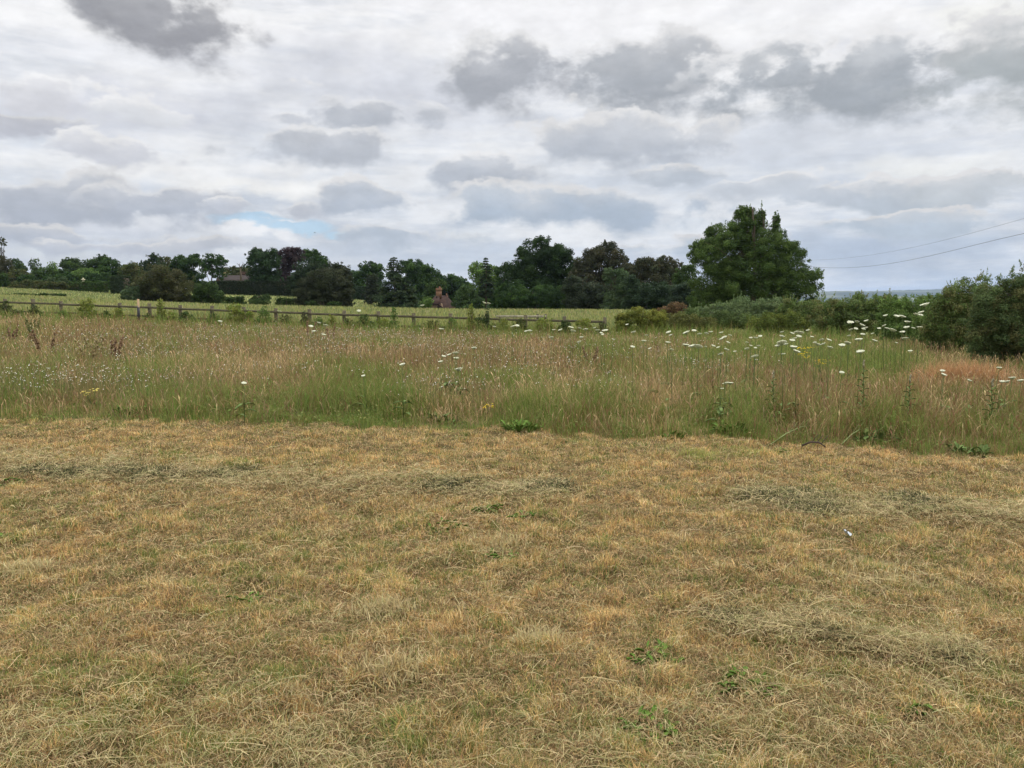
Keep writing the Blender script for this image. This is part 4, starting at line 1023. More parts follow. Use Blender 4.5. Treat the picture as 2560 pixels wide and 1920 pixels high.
# --- uncut meadow: leaves, seed stalks
def meadow_color(x, y, hz):
    X, Y = proj(x, y, zg(x, y) + hz)
    fa = fbm(x * .8, y * .45, 4, 2.); fb = fbm(x * 1.7, y * .9, 4, 8.); fc = fbm(x * .35, y * .25, 3, 14.)
    g = patches(X, Y, [(560, 1010, 300, 62, 1.1), (860, 1000, 220, 55, 1), (1520, 868, 90, 24, 1.1), (1980, 868, 230, 34, 1.2), (2200, 900, 130, 42, 1.1), (1850, 1030, 160, 80, .85),
                       (2120, 1050, 300, 70, .6), (1250, 1040, 300, 50, .55), (60, 1040, 90, 40, .5), (2480, 1020, 140, 70, .6), (1750, 880, 80, 24, .8), (1300, 815, 300, 14, .4),
                       (900, 930, 120, 30, .3)])
    s = patches(X, Y, [(1620, 975, 110, 55, 1), (1400, 930, 110, 50, .7), (2380, 925, 90, 34, .9), (560, 892, 170, 20, .9), (900, 860, 70, 16, .8), (1060, 940, 60, 30, .5), (1340, 852, 60, 14, .6),
                       (150, 785, 260, 14, .5), (2010, 820, 90, 16, .6), (700, 870, 140, 14, .5)])
    r = patches(X, Y, [(1430, 1020, 130, 24, 1), (2330, 990, 160, 40, .7), (1480, 905, 200, 30, .5), (1950, 925, 200, 24, .8), (1350, 850, 70, 14, .5), (250, 830, 300, 40, .4), (1750, 1055, 60, 40, .6), (2400, 1110, 120, 30, .5), (120, 960, 150, 40, .4)])
    g = g + .7 * sstep(.5, .62, fa) + .9 * sstep(4.0, .8, fence_y(x) - y); s = s + .5 * sstep(.54, .66, fb); r = r + .6 * sstep(.5, .62, fc)
    return X, Y, g, s, r
n = 440000
Dm = 7.0 * (41.5 / 7.0) ** (rs.rand(n) ** 1.12); um = rs.uniform(-.88, .88, n); x = um * Dm; y = Dm
k_ = (y > edge_y(x)) & (y < fence_y(x) + .4); x, y = x[k_], y[k_]; n = len(x)
X, Y, g, s, r = meadow_color(x, y, .3)
ramp = sstep(-.1, 1.6, y - edge_y(x) + (fbm(x * 2.2, y * 2.2, 3, 44.) - .5) * 1.6); fband = sstep(3.0, .4, fence_y(x) - y)
hgt = (rs.uniform(.16, .36, n) * (1 + .6 * np.clip(g, 0, 1))) * (.22 + .78 * ramp) * (1 + .8 * fband) * (.6 + .8 * fbm(x * .9, y * .9, 3, 4.))
PALM = [(.20, .22, .055), (.14, .205, .04), (.28, .235, .085), (.37, .255, .12), (.22, .115, .06), (.54, .36, .18)]
wts = np.stack([.40 + 1.2 * g, .06 + 1.9 * g, .55 / (1 + 1.2 * g), (.28 + .7 * s) / (1 + 1.5 * g), .12 + .9 * r, (.03 + .9 * s) / (1 + g)], 1)
cols = jit(pick(PALM, wts), .3)
V1, a4, a3, c1 = blades(x, y, hgt, .0011 + .00048 * y, np.abs(rs.normal(size=n)) * .5 + .15, cols, comb=.8)
# seed stalks: thin stem and a feathery head
n = 56000
Dm = 7.0 * (41.3 / 7.0) ** (rs.rand(n) ** .95); um = rs.uniform(-.88, .88, n); x = um * Dm; y = Dm
k_ = (y > edge_y(x) + .1) & (y < fence_y(x) + .4); x, y = x[k_], y[k_]
X, Y, g, s, r = meadow_color(x, y, .5)
k_ = rs.rand(len(x)) > np.clip(g * .85, 0, .88); x, y, g, s, r = x[k_], y[k_], g[k_], s[k_], r[k_]; n = len(x)
h = rs.uniform(.24, .46, n) * (.35 + .65 * sstep(-.1, 1.8, y - edge_y(x) + (fbm(x * 2.2, y * 2.2, 3, 44.) - .5) * 1.6)) * (.65 + .7 * fbm(x * .9, y * .9, 3, 4.)); z = zg(x, y)
a = rs.uniform(0, 2 * np.pi, n); ln = np.abs(rs.normal(size=n)) * .5 * h
top = np.stack([x + np.cos(a) * ln, y + np.sin(a) * ln, z + h], 1); B = np.stack([x, y, z], 1)
wv = rs.uniform(0, 2 * np.pi, n); Wd = np.stack([np.cos(wv), np.sin(wv), 0 * wv], 1)
sw = (.0005 + .00018 * y)[:, None]; hw = (.0012 + .00042 * y)[:, None] * rs.uniform(.6, 1.4, (n, 1)); hl = (rs.uniform(.03, .09, n))[:, None]
d = norm(top - B); nod = np.stack([np.cos(a), np.sin(a), 0 * a], 1) * .35
h0 = top; h1 = top + (d + nod * .5) * hl * .5; h2 = top + (d + nod) * hl
V2 = np.stack([B - Wd * sw, B + Wd * sw, h0 + Wd * sw, h0 - Wd * sw, h1 + Wd * hw, h1 - Wd * hw, h2], 1).reshape(-1, 3)
i = np.arange(n)[:, None] * 7 + len(V1)
b4 = np.concatenate([i + np.array([[0, 1, 2, 3]]), i + np.array([[3, 2, 4, 5]])]); b3 = i + np.array([[5, 4, 6]])
PALS = [(.36, .275, .13), (.29, .20, .095), (.58, .42, .22), (.25, .125, .07), (.27, .26, .09), (.36, .25, .145)]
hc = jit(pick(PALS, np.stack([.5 + 0 * s, .35 + .4 * r, .10 + 2.2 * s, .10 + .8 * r, .25 + .5 * g, .3 + .3 * r], 1)), .22)
sc_ = hc * .8
c2 = np.stack([sc_, sc_, sc_, sc_, hc, hc, hc], 1).reshape(-1, 3)
n = 200000                                            # broad-leaved herbs mixed through the sward
Dm = 7.2 * (41 / 7.2) ** (rs.rand(n) ** 1.1); um = rs.uniform(-.88, .88, n); x = um * Dm; y = Dm
k_ = (y > edge_y(x) - .05) & (y < fence_y(x) + .4); x, y = x[k_], y[k_]
X, Y, g, s, r = meadow_color(x, y, .2); fo = fbm(x * 2.4, y * 2.0, 3, 71.)
k_ = rs.rand(len(x)) < (.06 + .5 * np.clip(g, 0, 1.4)) * sstep(.38, .6, fo) * 1.6; x, y, g = x[k_], y[k_], g[k_]; n = len(x)
hz2 = rs.rand(n) ** .8 * (.14 + .18 * np.clip(g, 0, 1)) * (.3 + .7 * sstep(-.1, 1.6, y - edge_y(x)))
nn = norm(rs.normal(size=(n, 3)) * .6 + np.array([0, -.2, .8]))
V3, f3, c3 = leaf_cards(np.stack([x, y, zg(x, y) + hz2 + .01], 1), nn, (.006 + .0009 * y) * rs.uniform(.7, 1.5, n), jit(pick([(.12, .17, .035), (.16, .20, .05), (.22, .22, .07), (.10, .14, .03)], np.ones((n, 4))), .25), .5)
f3 = f3 + len(V1) + len(V2)
tag(link('meadow_grass', mesh_np('meadow_grass', np.concatenate([V1, V2, V3]), [np.concatenate([a4, b4, f3]), np.concatenate([a3, b3])], M_GRASS, np.concatenate([c1, c2, c3]))),
    'tall uncut meadow grass with brown seed heads before the fence', 'grass', kind='stuff')
# --- pasture beyond the fence
n = 170000
Dm = 36 * (150 / 36) ** (rs.rand(n) ** 1.25); um = rs.uniform(-.85, .45, n); x = um * Dm; y = Dm
k_ = y > fence_y(x) + .3; x, y = x[k_], y[k_]; n = len(x)
fa = fbm(x * .12, y * .10, 4, 2.); fb = fbm(x * .5, y * .3, 3, 6.)
X, Y = proj(x, y, zg(x, y) + .2)
grn = sstep(.4, .65, fa) + sstep(80, 95, y) * 3.0; dry = sstep(.5, .7, fb) + .6 * patches(X, Y, [(1280, 785, 120, 12, 1), (120, 718, 160, 5, 1.5)])
cols = jit(pick([(.29, .305, .10), (.165, .205, .08), (.30, .29, .125), (.36, .31, .16), (.18, .195, .07)], np.stack([1 + 0 * grn, .3 + .8 * grn, .45 + .3 * dry, .08 + .6 * dry, .15 + 0 * dry], 1)), .2)
V, q4, q3, cc = blades(x, y, rs.uniform(.18, .40, n) * (1 - .35 * sstep(75, 100, y)), .012 + .0009 * y, np.abs(rs.normal(size=n)) * .4, cols)
tag(link('pasture_grass', mesh_np('pasture_grass', V, [q4, q3], M_GRASS, cc)), 'pale yellow-green pasture grass beyond the fence', 'grass', kind='stuff')
# --- small white and pink flowers over the meadow (thousands)
n = 27000
Dm = 10 * (37 / 10) ** rs.rand(n); um = rs.uniform(-.85, .7, n); x = um * Dm; y = Dm
k_ = (y > edge_y(x) + .8) & (y < fence_y(x) - .5); x, y = x[k_], y[k_]; z = zg(x, y); hh = rs.uniform(.28, .46, len(x))
X, Y = proj(x, y, z + hh)
dens = patches(X, Y, [(700, 845, 420, 34, .9), (150, 920, 260, 60, .8), (1050, 860, 300, 40, .8), (350, 860, 400, 45, .7), (1450, 880, 300, 40, .45), (1150, 960, 200, 50, .3), (2350, 1000, 200, 30, .15), (1700, 890, 200, 30, .3), (500, 930, 500, 30, .35), (1300, 930, 300, 40, .35)])
k_ = rs.rand(len(x)) < 1.3 * dens * sstep(.25, .6, fbm(x * .9, y * .5, 3, 90.)); x, y, z, hh = x[k_], y[k_], z[k_], hh[k_]; n = len(x)
r_ = (.005 + .00036 * y) * rs.uniform(.6, 1.3, n)
nn = norm(np.stack([rs.normal(size=n) * .35, -.35 + rs.normal(size=n) * .3, np.ones(n)], 1)); t1 = norm(np.cross(nn, [1, 0, .01])); t2 = np.cross(nn, t1)
Cn = np.stack([x, y, z + hh], 1); ang = np.arange(6) * np.pi / 3
V = (Cn[:, None] + (t1[:, None] * np.cos(ang)[None, :, None] + t2[:, None] * np.sin(ang)[None, :, None]) * (r_[:, None] * rs.uniform(.7, 1.15, (n, 6)))[:, :, None]).reshape(-1, 3)
f6 = np.arange(n * 6).reshape(n, 6)
fc = jit(pick([(.66, .63, .53), (.52, .46, .38), (.44, .36, .30)], np.tile([.5, .3, .2], (n, 1))), .1)
S0 = np.stack([x, y, z], 1); wv = np.array([[.5, .1, 0]]) * (.0015 + .0002 * y)[:, None]
VS = np.stack([S0 - wv, S0 + wv, Cn + wv - [0, 0, .004], Cn - wv - [0, 0, .004]], 1).reshape(-1, 3)
f4 = np.arange(n * 4).reshape(n, 4) + len(V)
tag(link('white_wildflowers', mesh_np('white_wildflowers', np.concatenate([V, VS]), [f6, f4], M_PETAL, np.concatenate([np.repeat(fc, 6, 0), np.repeat(np.tile([.14, .16, .06], (n, 1)), 4, 0)]))),
    'thousands of tiny white and pinkish flowers dotted over the meadow', 'flowers', kind='stuff')

# ------------------------------------------------------------------ hogweed: umbels on tall stalks, each plant a thing
def umbel_mesh(seed, R_):
    r = np.random.RandomState(seed); Vs, Fs, Cs = [], [], []; nb = 0
    for i in range(46):
        a = i * 2.39996; rr = R_ * math.sqrt((i + .5) / 46); zc = .012 + .10 * R_ * (1 - (rr / R_) ** 2) + r.uniform(-.006, .006)
        c_ = np.array([math.cos(a) * rr, math.sin(a) * rr, zc]); q_ = R_ * r.uniform(.13, .2)
        ang = np.arange(7) * 2 * np.pi / 7 + r.rand()
        ring = c_ + np.stack([np.cos(ang) * q_ * r.uniform(.7, 1.1, 7), np.sin(ang) * q_ * r.uniform(.7, 1.1, 7), r.uniform(-.006, .0, 7)], 1)
        Vs += [ring, (c_ + [0, 0, q_ * .5])[None], (c_ * [.15, .15, 0] + [0, 0, -.05 * R_ / .08])[None]]
        for j in range(7): Fs.append((nb + j, nb + (j + 1) % 7, nb + 7)); 
        col_ = np.array([.74, .75, .56]) * r.uniform(.85, 1.05)
        Cs += [np.tile(col_, (8, 1)), [[.25, .32, .12]]]
        Fs.append((nb + 8, nb + 0, nb + 3))
        nb += 9
    return mesh_np('flower_head', np.concatenate(Vs), [np.array(Fs)], M_PETAL, np.concatenate(Cs))
UMB = [umbel_mesh(i, .085) for i in range(4)]
def weedleaf(mb, p, d, L_, w):
    p = Vector(p); d = Vector(d).normalized(); s = d.cross(Vector((0, 0, 1))).normalized(); vs = []
    for i in range(6):
        t = i / 5; c_ = p + d * L_ * t + Vector((0, 0, L_ * (.55 * t - .75 * t * t)))
        ww = w * (math.sin(math.pi * min(1, t * .92 + .08)) ** .8) * (1 + .2 * (-1) ** i)
        vs += [c_ - s * ww / 2 + Vector((0, 0, .01)), c_, c_ + s * ww / 2 + Vector((0, 0, .01))]
    fs = []
    for i in range(5):
        a = i * 3; fs += [(a, a + 1, a + 4, a + 3), (a + 1, a + 2, a + 5, a + 4)]
    mb.add(vs, fs)
M_WEED = plain('weed_leaf', (.10, .17, .03), .75, .1, nscale=18, amt=.5)
M_WEEDDK = plain('dark_weed_leaf', (.11, .16, .045), .75, .1, nscale=18, amt=.4)
_leafm = []
for s_ in range(3):
    mb = MB()
    for i in range(5):
        a = random.uniform(0, 6.28); z0 = random.uniform(.03, .28)
        weedleaf(mb, (0, 0, z0), (math.cos(a), math.sin(a), .1), random.uniform(.10, .18), .05)
    _leafm.append(mb.mesh('foliage', M_WEEDDK))
UM = []
def zl(lst, x0, y0, s): return [(x0 + a * s, y0 + b * s, c_) for (a, b, c_) in lst]
UM += zl([(40, 235, 1.2), (90, 222, .9), (125, 243, .8), (170, 240, .9), (198, 230, .9), (265, 235, .8), (285, 264, 1), (265, 276, .8), (322, 252, .8), (310, 298, .8), (430, 298, .6), (38, 314, 1.2), (76, 321, 1.3), (118, 324, 1.3),
          (165, 326, .5), (215, 320, .7), (245, 330, .7), (300, 344, .8), (352, 356, .7), (262, 374, .9), (430, 339, .9), (456, 318, .6), (485, 333, .6), (505, 320, .6), (515, 258, 1), (488, 268, .9), (455, 268, .6), (656, 231, .9), (656, 258, 1.2),
          (722, 239, 1.0), (745, 231, 1), (772, 236, 1.3), (822, 220, .8), (765, 259, 1), (737, 272, 1), (722, 285, 1), (655, 300, 1.5), (682, 309, .9), (628, 319, 1), (730, 327, 1.5), (750, 356, 1.2), (665, 372, .8), (482, 388, 1.4),
          (850, 262, .7), (866, 298, .7), (910, 282, .9), (958, 282, 1), (885, 310, 1), (920, 308, .8), (966, 330, 1), (1078, 301, 1.1), (1042, 316, 1.2), (1160, 357, 1.3), (1148, 279, 1.2), (1252, 286, .9), (1086, 255, .6), (1096, 170, 1.2), (1138, 165, .9),
          (1196, 159, .9), (1172, 186, 1.2), (1098, 216, .9), (1131, 210, .8), (1192, 204, .9), (1180, 212, .8), (1175, 246, 1.1), (1237, 241, .7), (1312, 190, .9), (1332, 208, .9), (1364, 218, 1.3), (1378, 224, .9), (1280, 208, .8), (1320, 125, .8), (1394, 129, 1),
          (1430, 131, 1.3), (1462, 166, 1.2), (1456, 201, 1.2), (1430, 231, 1.0), (1447, 273, 1.2), (1392, 300, .6), (1480, 353, .8), (1572, 56, 1.6), (1520, 117, 1.2), (1550, 104, 1.3), (1548, 122, 1), (1500, 206, .9), (1541, 201, 1.1),
          (292, 561, 1.2), (322, 560, 1.3), (270, 595, .7), (1040, 491, .9), (1688, 480, .9), (1697, 505, 1), (2052, 461, 1), (2072, 549, .9), (2102, 549, 1), (2136, 526, 1.1), (2190, 543, 1.2), (1862, 542, .9)], 1700, 740, .3888)
n_right = len(UM)
UM += zl([(500, 203, .9), (825, 188, .8), (940, 187, .9), (965, 182, 1), (1045, 212, .8), (1020, 216, .7), (1190, 208, .8), (1230, 208, .8), (1175, 255, 1), (1296, 193, 1.2), (1310, 215, 1), (1350, 197, .8), (1385, 205, .9), (1360, 253, .9), (1346, 282, .8),
          (1460, 210, .9), (1506, 212, 1.1), (1482, 226, .7), (1490, 236, .7), (1440, 195, .6), (1555, 265, .5), (1680, 222, 1), (1760, 241, .8), (1640, 175, .6), (1745, 275, .9), (1675, 312, .7), (1780, 322, .7), (1895, 222, 1), (1908, 240, .8),
          (1892, 285, 1), (1915, 328, .8), (700, 318, 1), (260, 420, 1), (20, 490, .8), (765, 42, .9), (792, 45, .9), (383, 58, .9)], 900, 740, .4069)
n_mid = len(UM)
UM += zl([(515, 370, 1.1), (548, 360, 1.0), (588, 350, 1.4), (592, 382, 1.2), (495, 403, 1), (606, 450, 1.5)], 900, 740, .4069)
n_tall = len(UM)
UM += zl([(1720, 167, .9), (1765, 148, 1), (1800, 162, 1), (1735, 194, .9), (1790, 213, 1), (1218, 140, .9), (1545, 85, 1), (1350, 482, .9), (1985, 82, .8)], 0, 740, .452)
placed = []
for i, (px_, py_, sz) in enumerate(UM):
    if px_ > 2180 and py_ < 860: D = 15.5 + random.uniform(-1.5, 1.0)
    elif py_ < 800 and px_ < 2100: D = random.uniform(31, 34)
    else: D = float(np.clip(.72 * F / (py_ - HOR), 9.6, 31)) * random.uniform(.94, 1.06)
    if n_mid <= i < n_tall: D = 11.2 + random.uniform(-.25, .25)
    D = max(D, float(edge_y((px_ - 1280) / F * D)) + .5)
    p = at(px_, py_, D); g = float(zg(p.x, p.y)); h = p.z - g
    if h < .45:                                     # bring the plant forward until its stalk is tall enough
        while h < .5 and D > 9.3: D -= .25; p = at(px_, py_, D); g = float(zg(p.x, p.y)); h = p.z - g
    if i >= n_tall: lab, gr = 'cream flower head on a stalk in the brown meadow left of the middle', 'hogweed on the left'
    elif i >= n_mid: lab, gr = 'tall branching hogweed with several cream heads standing alone in the middle of the meadow', 'tall hogweed in the middle'
    elif i >= n_right: lab, gr = 'small cream flower head on a stalk near the right half of the fence', 'hogweed before the fence'
    elif px_ > 2270 and py_ < 800: lab, gr = 'high cream flower head against the dark foliage of the hedgerow', 'hogweed against the hedge'
    elif py_ > 900: lab, gr = 'cream flower head on a stalk near the dry tan grass mound on the right', 'hogweed near the dry mound'
    elif px_ < 1900: lab, gr = 'flat cream flower head left of the yellow ragwort', 'hogweed left of the ragwort'
    elif px_ < 2100: lab, gr = 'flat cream flower head in the green grass round the yellow ragwort', 'hogweed round the ragwort'
    else: lab, gr = 'flat cream flower head in the green grass just before the hedgerow', 'hogweed before the hedge'
    if abs(px_ - 1825) < 14 and abs(py_ - 958) < 4: lab = 'large bright cream flower head alone before the hedge, left of the dry mound'
    if px_ > 2540: lab = 'cream flower head at the right edge of the photo'
    root = empty('hogweed', (p.x, p.y, g), lab, 'flower', gr)
    sz *= D / 15.5 * (.95 if D > 13 else 1.1); sz = min(sz, 1.55) * random.uniform(.5, .7)
    o = link('flower_head', UMB[i % 4], root, (0, 0, h)); o.scale = (sz, sz, sz)
    o.rotation_euler = (random.uniform(.05, .40), random.uniform(-.3, .25), random.uniform(0, 6))
    mb = MB(); bx_ = random.uniform(-.06, .06)
    mb.tube([(bx_, 0, -.03), (bx_ * .4, .01, h * .5), (0, 0, h - .03)], [.005 + .0001 * D, .004, .003], 5); mb.build('stem', M_STEM, root)
    lf = link('foliage', _leafm[i % 3], root); lf.rotation_euler = (0, 0, random.uniform(0, 6))
    if n_mid <= i < n_tall: lf.scale = (1.3, 1.3, 1.2); o.scale = (sz * .8,) * 3

# yellow ragwort, dry mound, docks
def sprinkle_plant(kind, label, cat, px_, py_, D, col_, nst, spread, hgt_, fl, group=None):
    p = at(px_, py_, D); g = float(zg(p.x, D)); root = empty(kind, (p.x, D, g), label, cat, group); h = p.z - g
    mb = MB(); hv, hf, hc_ = [], [], []; nb = 0
    for s_ in range(nst):
        a = random.uniform(0, 6.28); rr = random.uniform(0, spread); tz = h * random.uniform(.75, 1.05)
        mb.tube([(0, 0, 0), (math.cos(a) * rr * .5, math.sin(a) * rr * .5, tz * .6), (math.cos(a) * rr, math.sin(a) * rr, tz)], [.005, .004, .003], 4)
        for q_ in range(5):
            c_ = np.array([math.cos(a) * rr + random.uniform(-.05, .05), math.sin(a) * rr + random.uniform(-.05, .05), tz + random.uniform(0, .03)])
            ang = np.arange(6) * math.pi / 3; hv.append(c_ + np.stack([np.cos(ang) * fl, np.sin(ang) * fl, np.sin(ang * 2) * fl * .3], 1)); hf.append(np.arange(6) + nb); nb += 6
            hc_.append(np.tile(np.array(col_) * random.uniform(.85, 1.1), (6, 1)))
    mb.build('stem', M_STEM, root)
    link('blossoms', mesh_np('blossoms', np.concatenate(hv), [np.array(hf)], M_PETAL, np.concatenate(hc_)), root)
sprinkle_plant('ragwort', 'bright yellow ragwort among the cream flower heads', 'flower', 2010, 873, 13.5, (.75, .55, .02), 7, .16, .5, .016)
sprinkle_plant('ragwort', 'low yellow flowers just right of the bright ragwort', 'flower', 2065, 888, 12.5, (.70, .48, .03), 5, .2, .4, .012)
sprinkle_plant('ragwort', 'pair of yellow flowers near the edge of the cut grass in the middle', 'flower', 1215, 1014, 10.0, (.75, .55, .03), 3, .06, .4, .014)
sprinkle_plant('ragwort', 'small pale yellow flowers in the left part of the meadow', 'flower', 232, 978, 10.6, (.62, .52, .12), 5, .12, .4, .014)

def grass_tuft(kind, label, px_, py_, rad, h, n, cols, D=None, lean=.5, group=None, w=.006, cat='grass tuft'):
    if D is None: p = ground_at(px_, py_)
    else: q_ = at(px_, py_, D); p = np.array([q_.x, D, float(zg(q_.x, D))])
    x = p[0] + rs.normal(size=n) * rad; y = p[1] + rs.normal(size=n) * rad * .8
    V, q4, q3, cc = blades(x, y, rs.uniform(.5, 1.1, n) * h, np.full(n, w), np.abs(rs.normal(size=n)) * lean + .15, jit(pick(cols, np.ones((n, len(cols)))), .25))
    root = empty(kind, p, label, cat, group); link('leaves', mesh_np('leaves', V - p, [q4, q3], M_GRASS, cc), root); return root
grass_tuft('dry_grass_mound', 'mound of tangled dry orange-tan grass below the right hedgerow', 2410, 925, .30, .60, 3200, [(.42, .24, .11), (.50, .31, .15), (.34, .19, .09)], 12.6, .7, w=.011)
grass_tuft('dry_grass_mound', 'lower spreading skirt of dry tan grass left of the tangled mound', 2310, 950, .24, .36, 800, [(.40, .24, .12), (.34, .2, .1)], 11.8, .7, w=.010)
def dock(label, px_, py_, D, n, h, col_, group):
    p = at(px_, py_, D); g = float(zg(p.x, D)); root = empty('dock_plant', (p.x, D, g), label, 'weed', group)
    m_ = plain('dock_seed', col_, .9, nscale=30, amt=.5)
    for i in range(n):
        a = random.uniform(0, 6.28); ln_ = random.uniform(.05, .35); t_ = Vector((math.cos(a) * ln_, math.sin(a) * ln_, h * random.uniform(.8, 1.1)))
        mb = MB(); mb.tube([(0, 0, 0), t_ * .5, t_], [.008, .007, .004], 4)
        for j in range(16):
            q_ = t_ * random.uniform(.5, 1.0); r_ = random.uniform(.012, .024)
            mb.tube([q_ + Vector((random.uniform(-.03, .03), random.uniform(-.03, .03), -r_)), q_ + Vector((random.uniform(-.03, .03), random.uniform(-.03, .03), r_ * 1.6))], [r_, r_ * .4], 4)
        mb.build('seed_spike', m_, root)
    mb = MB()
    for i in range(6):
        a = random.uniform(0, 6.28); weedleaf(mb, (0, 0, .05), (math.cos(a), math.sin(a), .6), .4, .09)
    mb.build('leaf', M_WEEDDK, root)
G8 = 'dock plants in the left meadow'
RU = (.20, .125, .07); GR = (.16, .17, .06)
dock('green and rusty dock clump, largest in the far left meadow', 85, 850, 25, 8, .85, GR, G8)
dock('rusty red dock spikes at the left photo edge', 28, 880, 20, 4, .75, RU, G8)
dock('rusty dock spikes right of the left-edge ones', 118, 905, 17, 4, .75, RU, G8)
dock('wide pale dock clump in the left meadow', 235, 925, 16, 6, .72, (.30, .24, .11), G8)
dock('rusty dock clump next to the wide pale one', 290, 920, 16.5, 5, .75, RU, G8)
dock('thin brown dock stalk below the fence left of the middle', 770, 840, 26, 4, .8, RU, G8)
dock('single brown dock stalk below the pale flower heads', 829, 855, 24, 2, .8, RU, G8)
dock('brown dock stalk inside the green patch right of the middle', 1482, 885, 17, 3, .6, RU, 'dock plants on the right')

# ------------------------------------------------------------------ broad-leaved weeds in the cut grass and at the meadow edge
G9 = 'leafy plants at the edge of the uncut meadow'
def weed(label, px_, py_, rad, n, mat=M_WEED, h=.1, group='green weeds in the mown grass', kind='broadleaf_weed'):
    p = ground_at(px_, py_); mb = MB()
    rad *= .8
    if group == G9: n *= .6; h *= .8
    for i in range(int(n * 2.6)):
        a = random.uniform(0, 6.28); r_ = rad * math.sqrt(random.random()); b = a + random.gauss(0, 1.3)
        x_, y_ = math.cos(a) * r_, math.sin(a) * r_ * .8; up = random.uniform(.3, 2.2) if h > .15 else random.uniform(.0, .9)
        dz_ = float(zg(p[0] + x_, p[1] + y_)) - p[2]
        weedleaf(mb, (x_, y_, -.012 + dz_ + random.uniform(0, h * .2)), (math.cos(b), math.sin(b), up), random.uniform(.35, 1.0) * h * .62, h * random.uniform(.08, .2))
    return tag(mb.build(kind, mat, None, p), label, 'weed', group)
for a in [('jagged green weed rosette in the lower right, upper of the two', 1645, 1652, .14, 22), ('largest jagged green weed rosette in the lower right', 1885, 1722, .18, 30), ('green weed near the bottom edge right of centre', 1620, 1828, .13, 22),
          ('small single green leaf tuft at the lower right', 2290, 1785, .06, 8), ('green weed in the mown grass left of centre', 612, 1508, .10, 14), ('green weed at the left photo edge in the mown grass', 22, 1352, .14, 16),
          ('flat green weed patch in the centre of the mown grass', 1110, 1325, .18, 20), ('small green weed below the left hay row', 1215, 1280, .11, 14), ('round green tuft in the mown grass, centre', 1255, 1396, .12, 16),
          ('leafy green weed at the left edge beside the hay row', 10, 1210, .2, 22), ('green weed on the right side of the left hay row', 1310, 1296, .1, 12), ('green weed below the pale mat at the right meadow edge', 1958, 1132, .1, 12)]:
    weed(*a, h=.105 if a[2] > 1400 else .12)
G9 = 'leafy plants at the edge of the uncut meadow'
weed('dark leafy clump at the meadow edge left of centre', 1115, 1060, .2, 30, M_WEEDDK, .32, G9)
weed('bright green fern-like plant at the meadow edge, centre', 1300, 1080, .22, 34, M_WEED, .34, G9)
weed('low bright green plant at the meadow edge right of centre', 1680, 1098, .14, 20, M_WEED, .2, G9)
weed('leafy thistle clump at the meadow edge under the big cream flower', 1830, 1085, .25, 40, M_WEED, .36, G9)
weed('dark leafy thistle clump at the meadow edge on the right', 2190, 1110, .25, 36, M_WEEDDK, .34, G9)
weed('dark leafy plant at the meadow edge near the right photo edge', 2420, 1140, .22, 30, M_WEEDDK, .3, G9)
weed('small dark plant standing in the cut edge on the left', 240, 1080, .06, 9, M_WEEDDK, .16, G9)
weed('leafy green clump at the meadow edge on the left', 330, 1040, .2, 30, M_WEED, .34, G9)
def thistle(label, px_, pyb, h):
    p = ground_at(px_, pyb); p[1] += .25; p[2] = float(zg(p[0], p[1])); root = empty('thistle', p, label, 'weed', 'upright thistles in the right meadow')
    mb = MB(); mb.tube([(0, 0, 0), (.02, 0, h * .5), (.0, .01, h)], [.008, .006, .004], 5); mb.build('stem', M_STEM, root)
    lf = MB()
    for i in range(22):
        a = i * 2.4; z0 = h * (.12 + .8 * i / 22); weedleaf(lf, (0, 0, z0), (math.cos(a), math.sin(a), .5), .12 * (1 - .5 * i / 22), .028)
    lf.build('leaf', M_WEEDDK, root)
    hd = MB()
    for i in range(5):
        q_ = Vector((random.uniform(-.008, .008), random.uniform(-.008, .008), h - .03 + i * .016)); hd.tube([q_, q_ + Vector((0, 0, .015)), q_ + Vector((0, 0, .035))], [.006, .012, .008], 5)
    hd.build('flower_head', plain('thistle_head', (.22, .20, .12), nscale=20), root)
thistle('upright thistle on the right, taller one', 2175, 1078, .75)
thistle('upright thistle left of the taller one', 1945, 1072, .6)
thistle('upright thistle between the taller one and the right photo edge', 2295, 1092, .6)
thistle('upright thistle nearest to the right photo edge', 2505, 1100, .6)
# cut stalks lying along the meadow edge
def stalk(label, a, b, r, mat, group):
    p = ground_at(*a, .05); q_ = ground_at(*b, .05); P0 = Vector(p); P1 = Vector(q_); mb = MB(); d = P1 - P0
    mb.tube([(0, 0, .0), d * .35 + Vector((0, 0, .05)), d * .7 + Vector((0, 0, .06)), d + Vector((0, 0, .02))], [r, r * .9, r * .7, r * .4], 6)
    for t_ in (.4, .6, .8): mb.tube([d * t_ + Vector((0, 0, .05)), d * (t_ + .16) + Vector((.05, .06, .13))], [r * .45, r * .2], 4)
    return tag(mb.build('cut_stalk', mat, None, P0), label, 'stalk', group)
MG = plain('green_stalk', (.18, .21, .08), nscale=12)
stalk('long pale green cut stalk lying at the meadow edge on the right', (1925, 1112), (2030, 1068), .007, MG, 'cut stalks at the meadow edge')
stalk('pale green cut stalk lying right of the dark stick', (2105, 1110), (2165, 1078), .006, MG, 'cut stalks at the meadow edge')
stalk('dark dead stick lying on the cut edge on the right', (2005, 1114), (2065, 1123), .012, plain('dead_stick', (.06, .045, .035), nscale=12), 'cut stalks at the meadow edge')
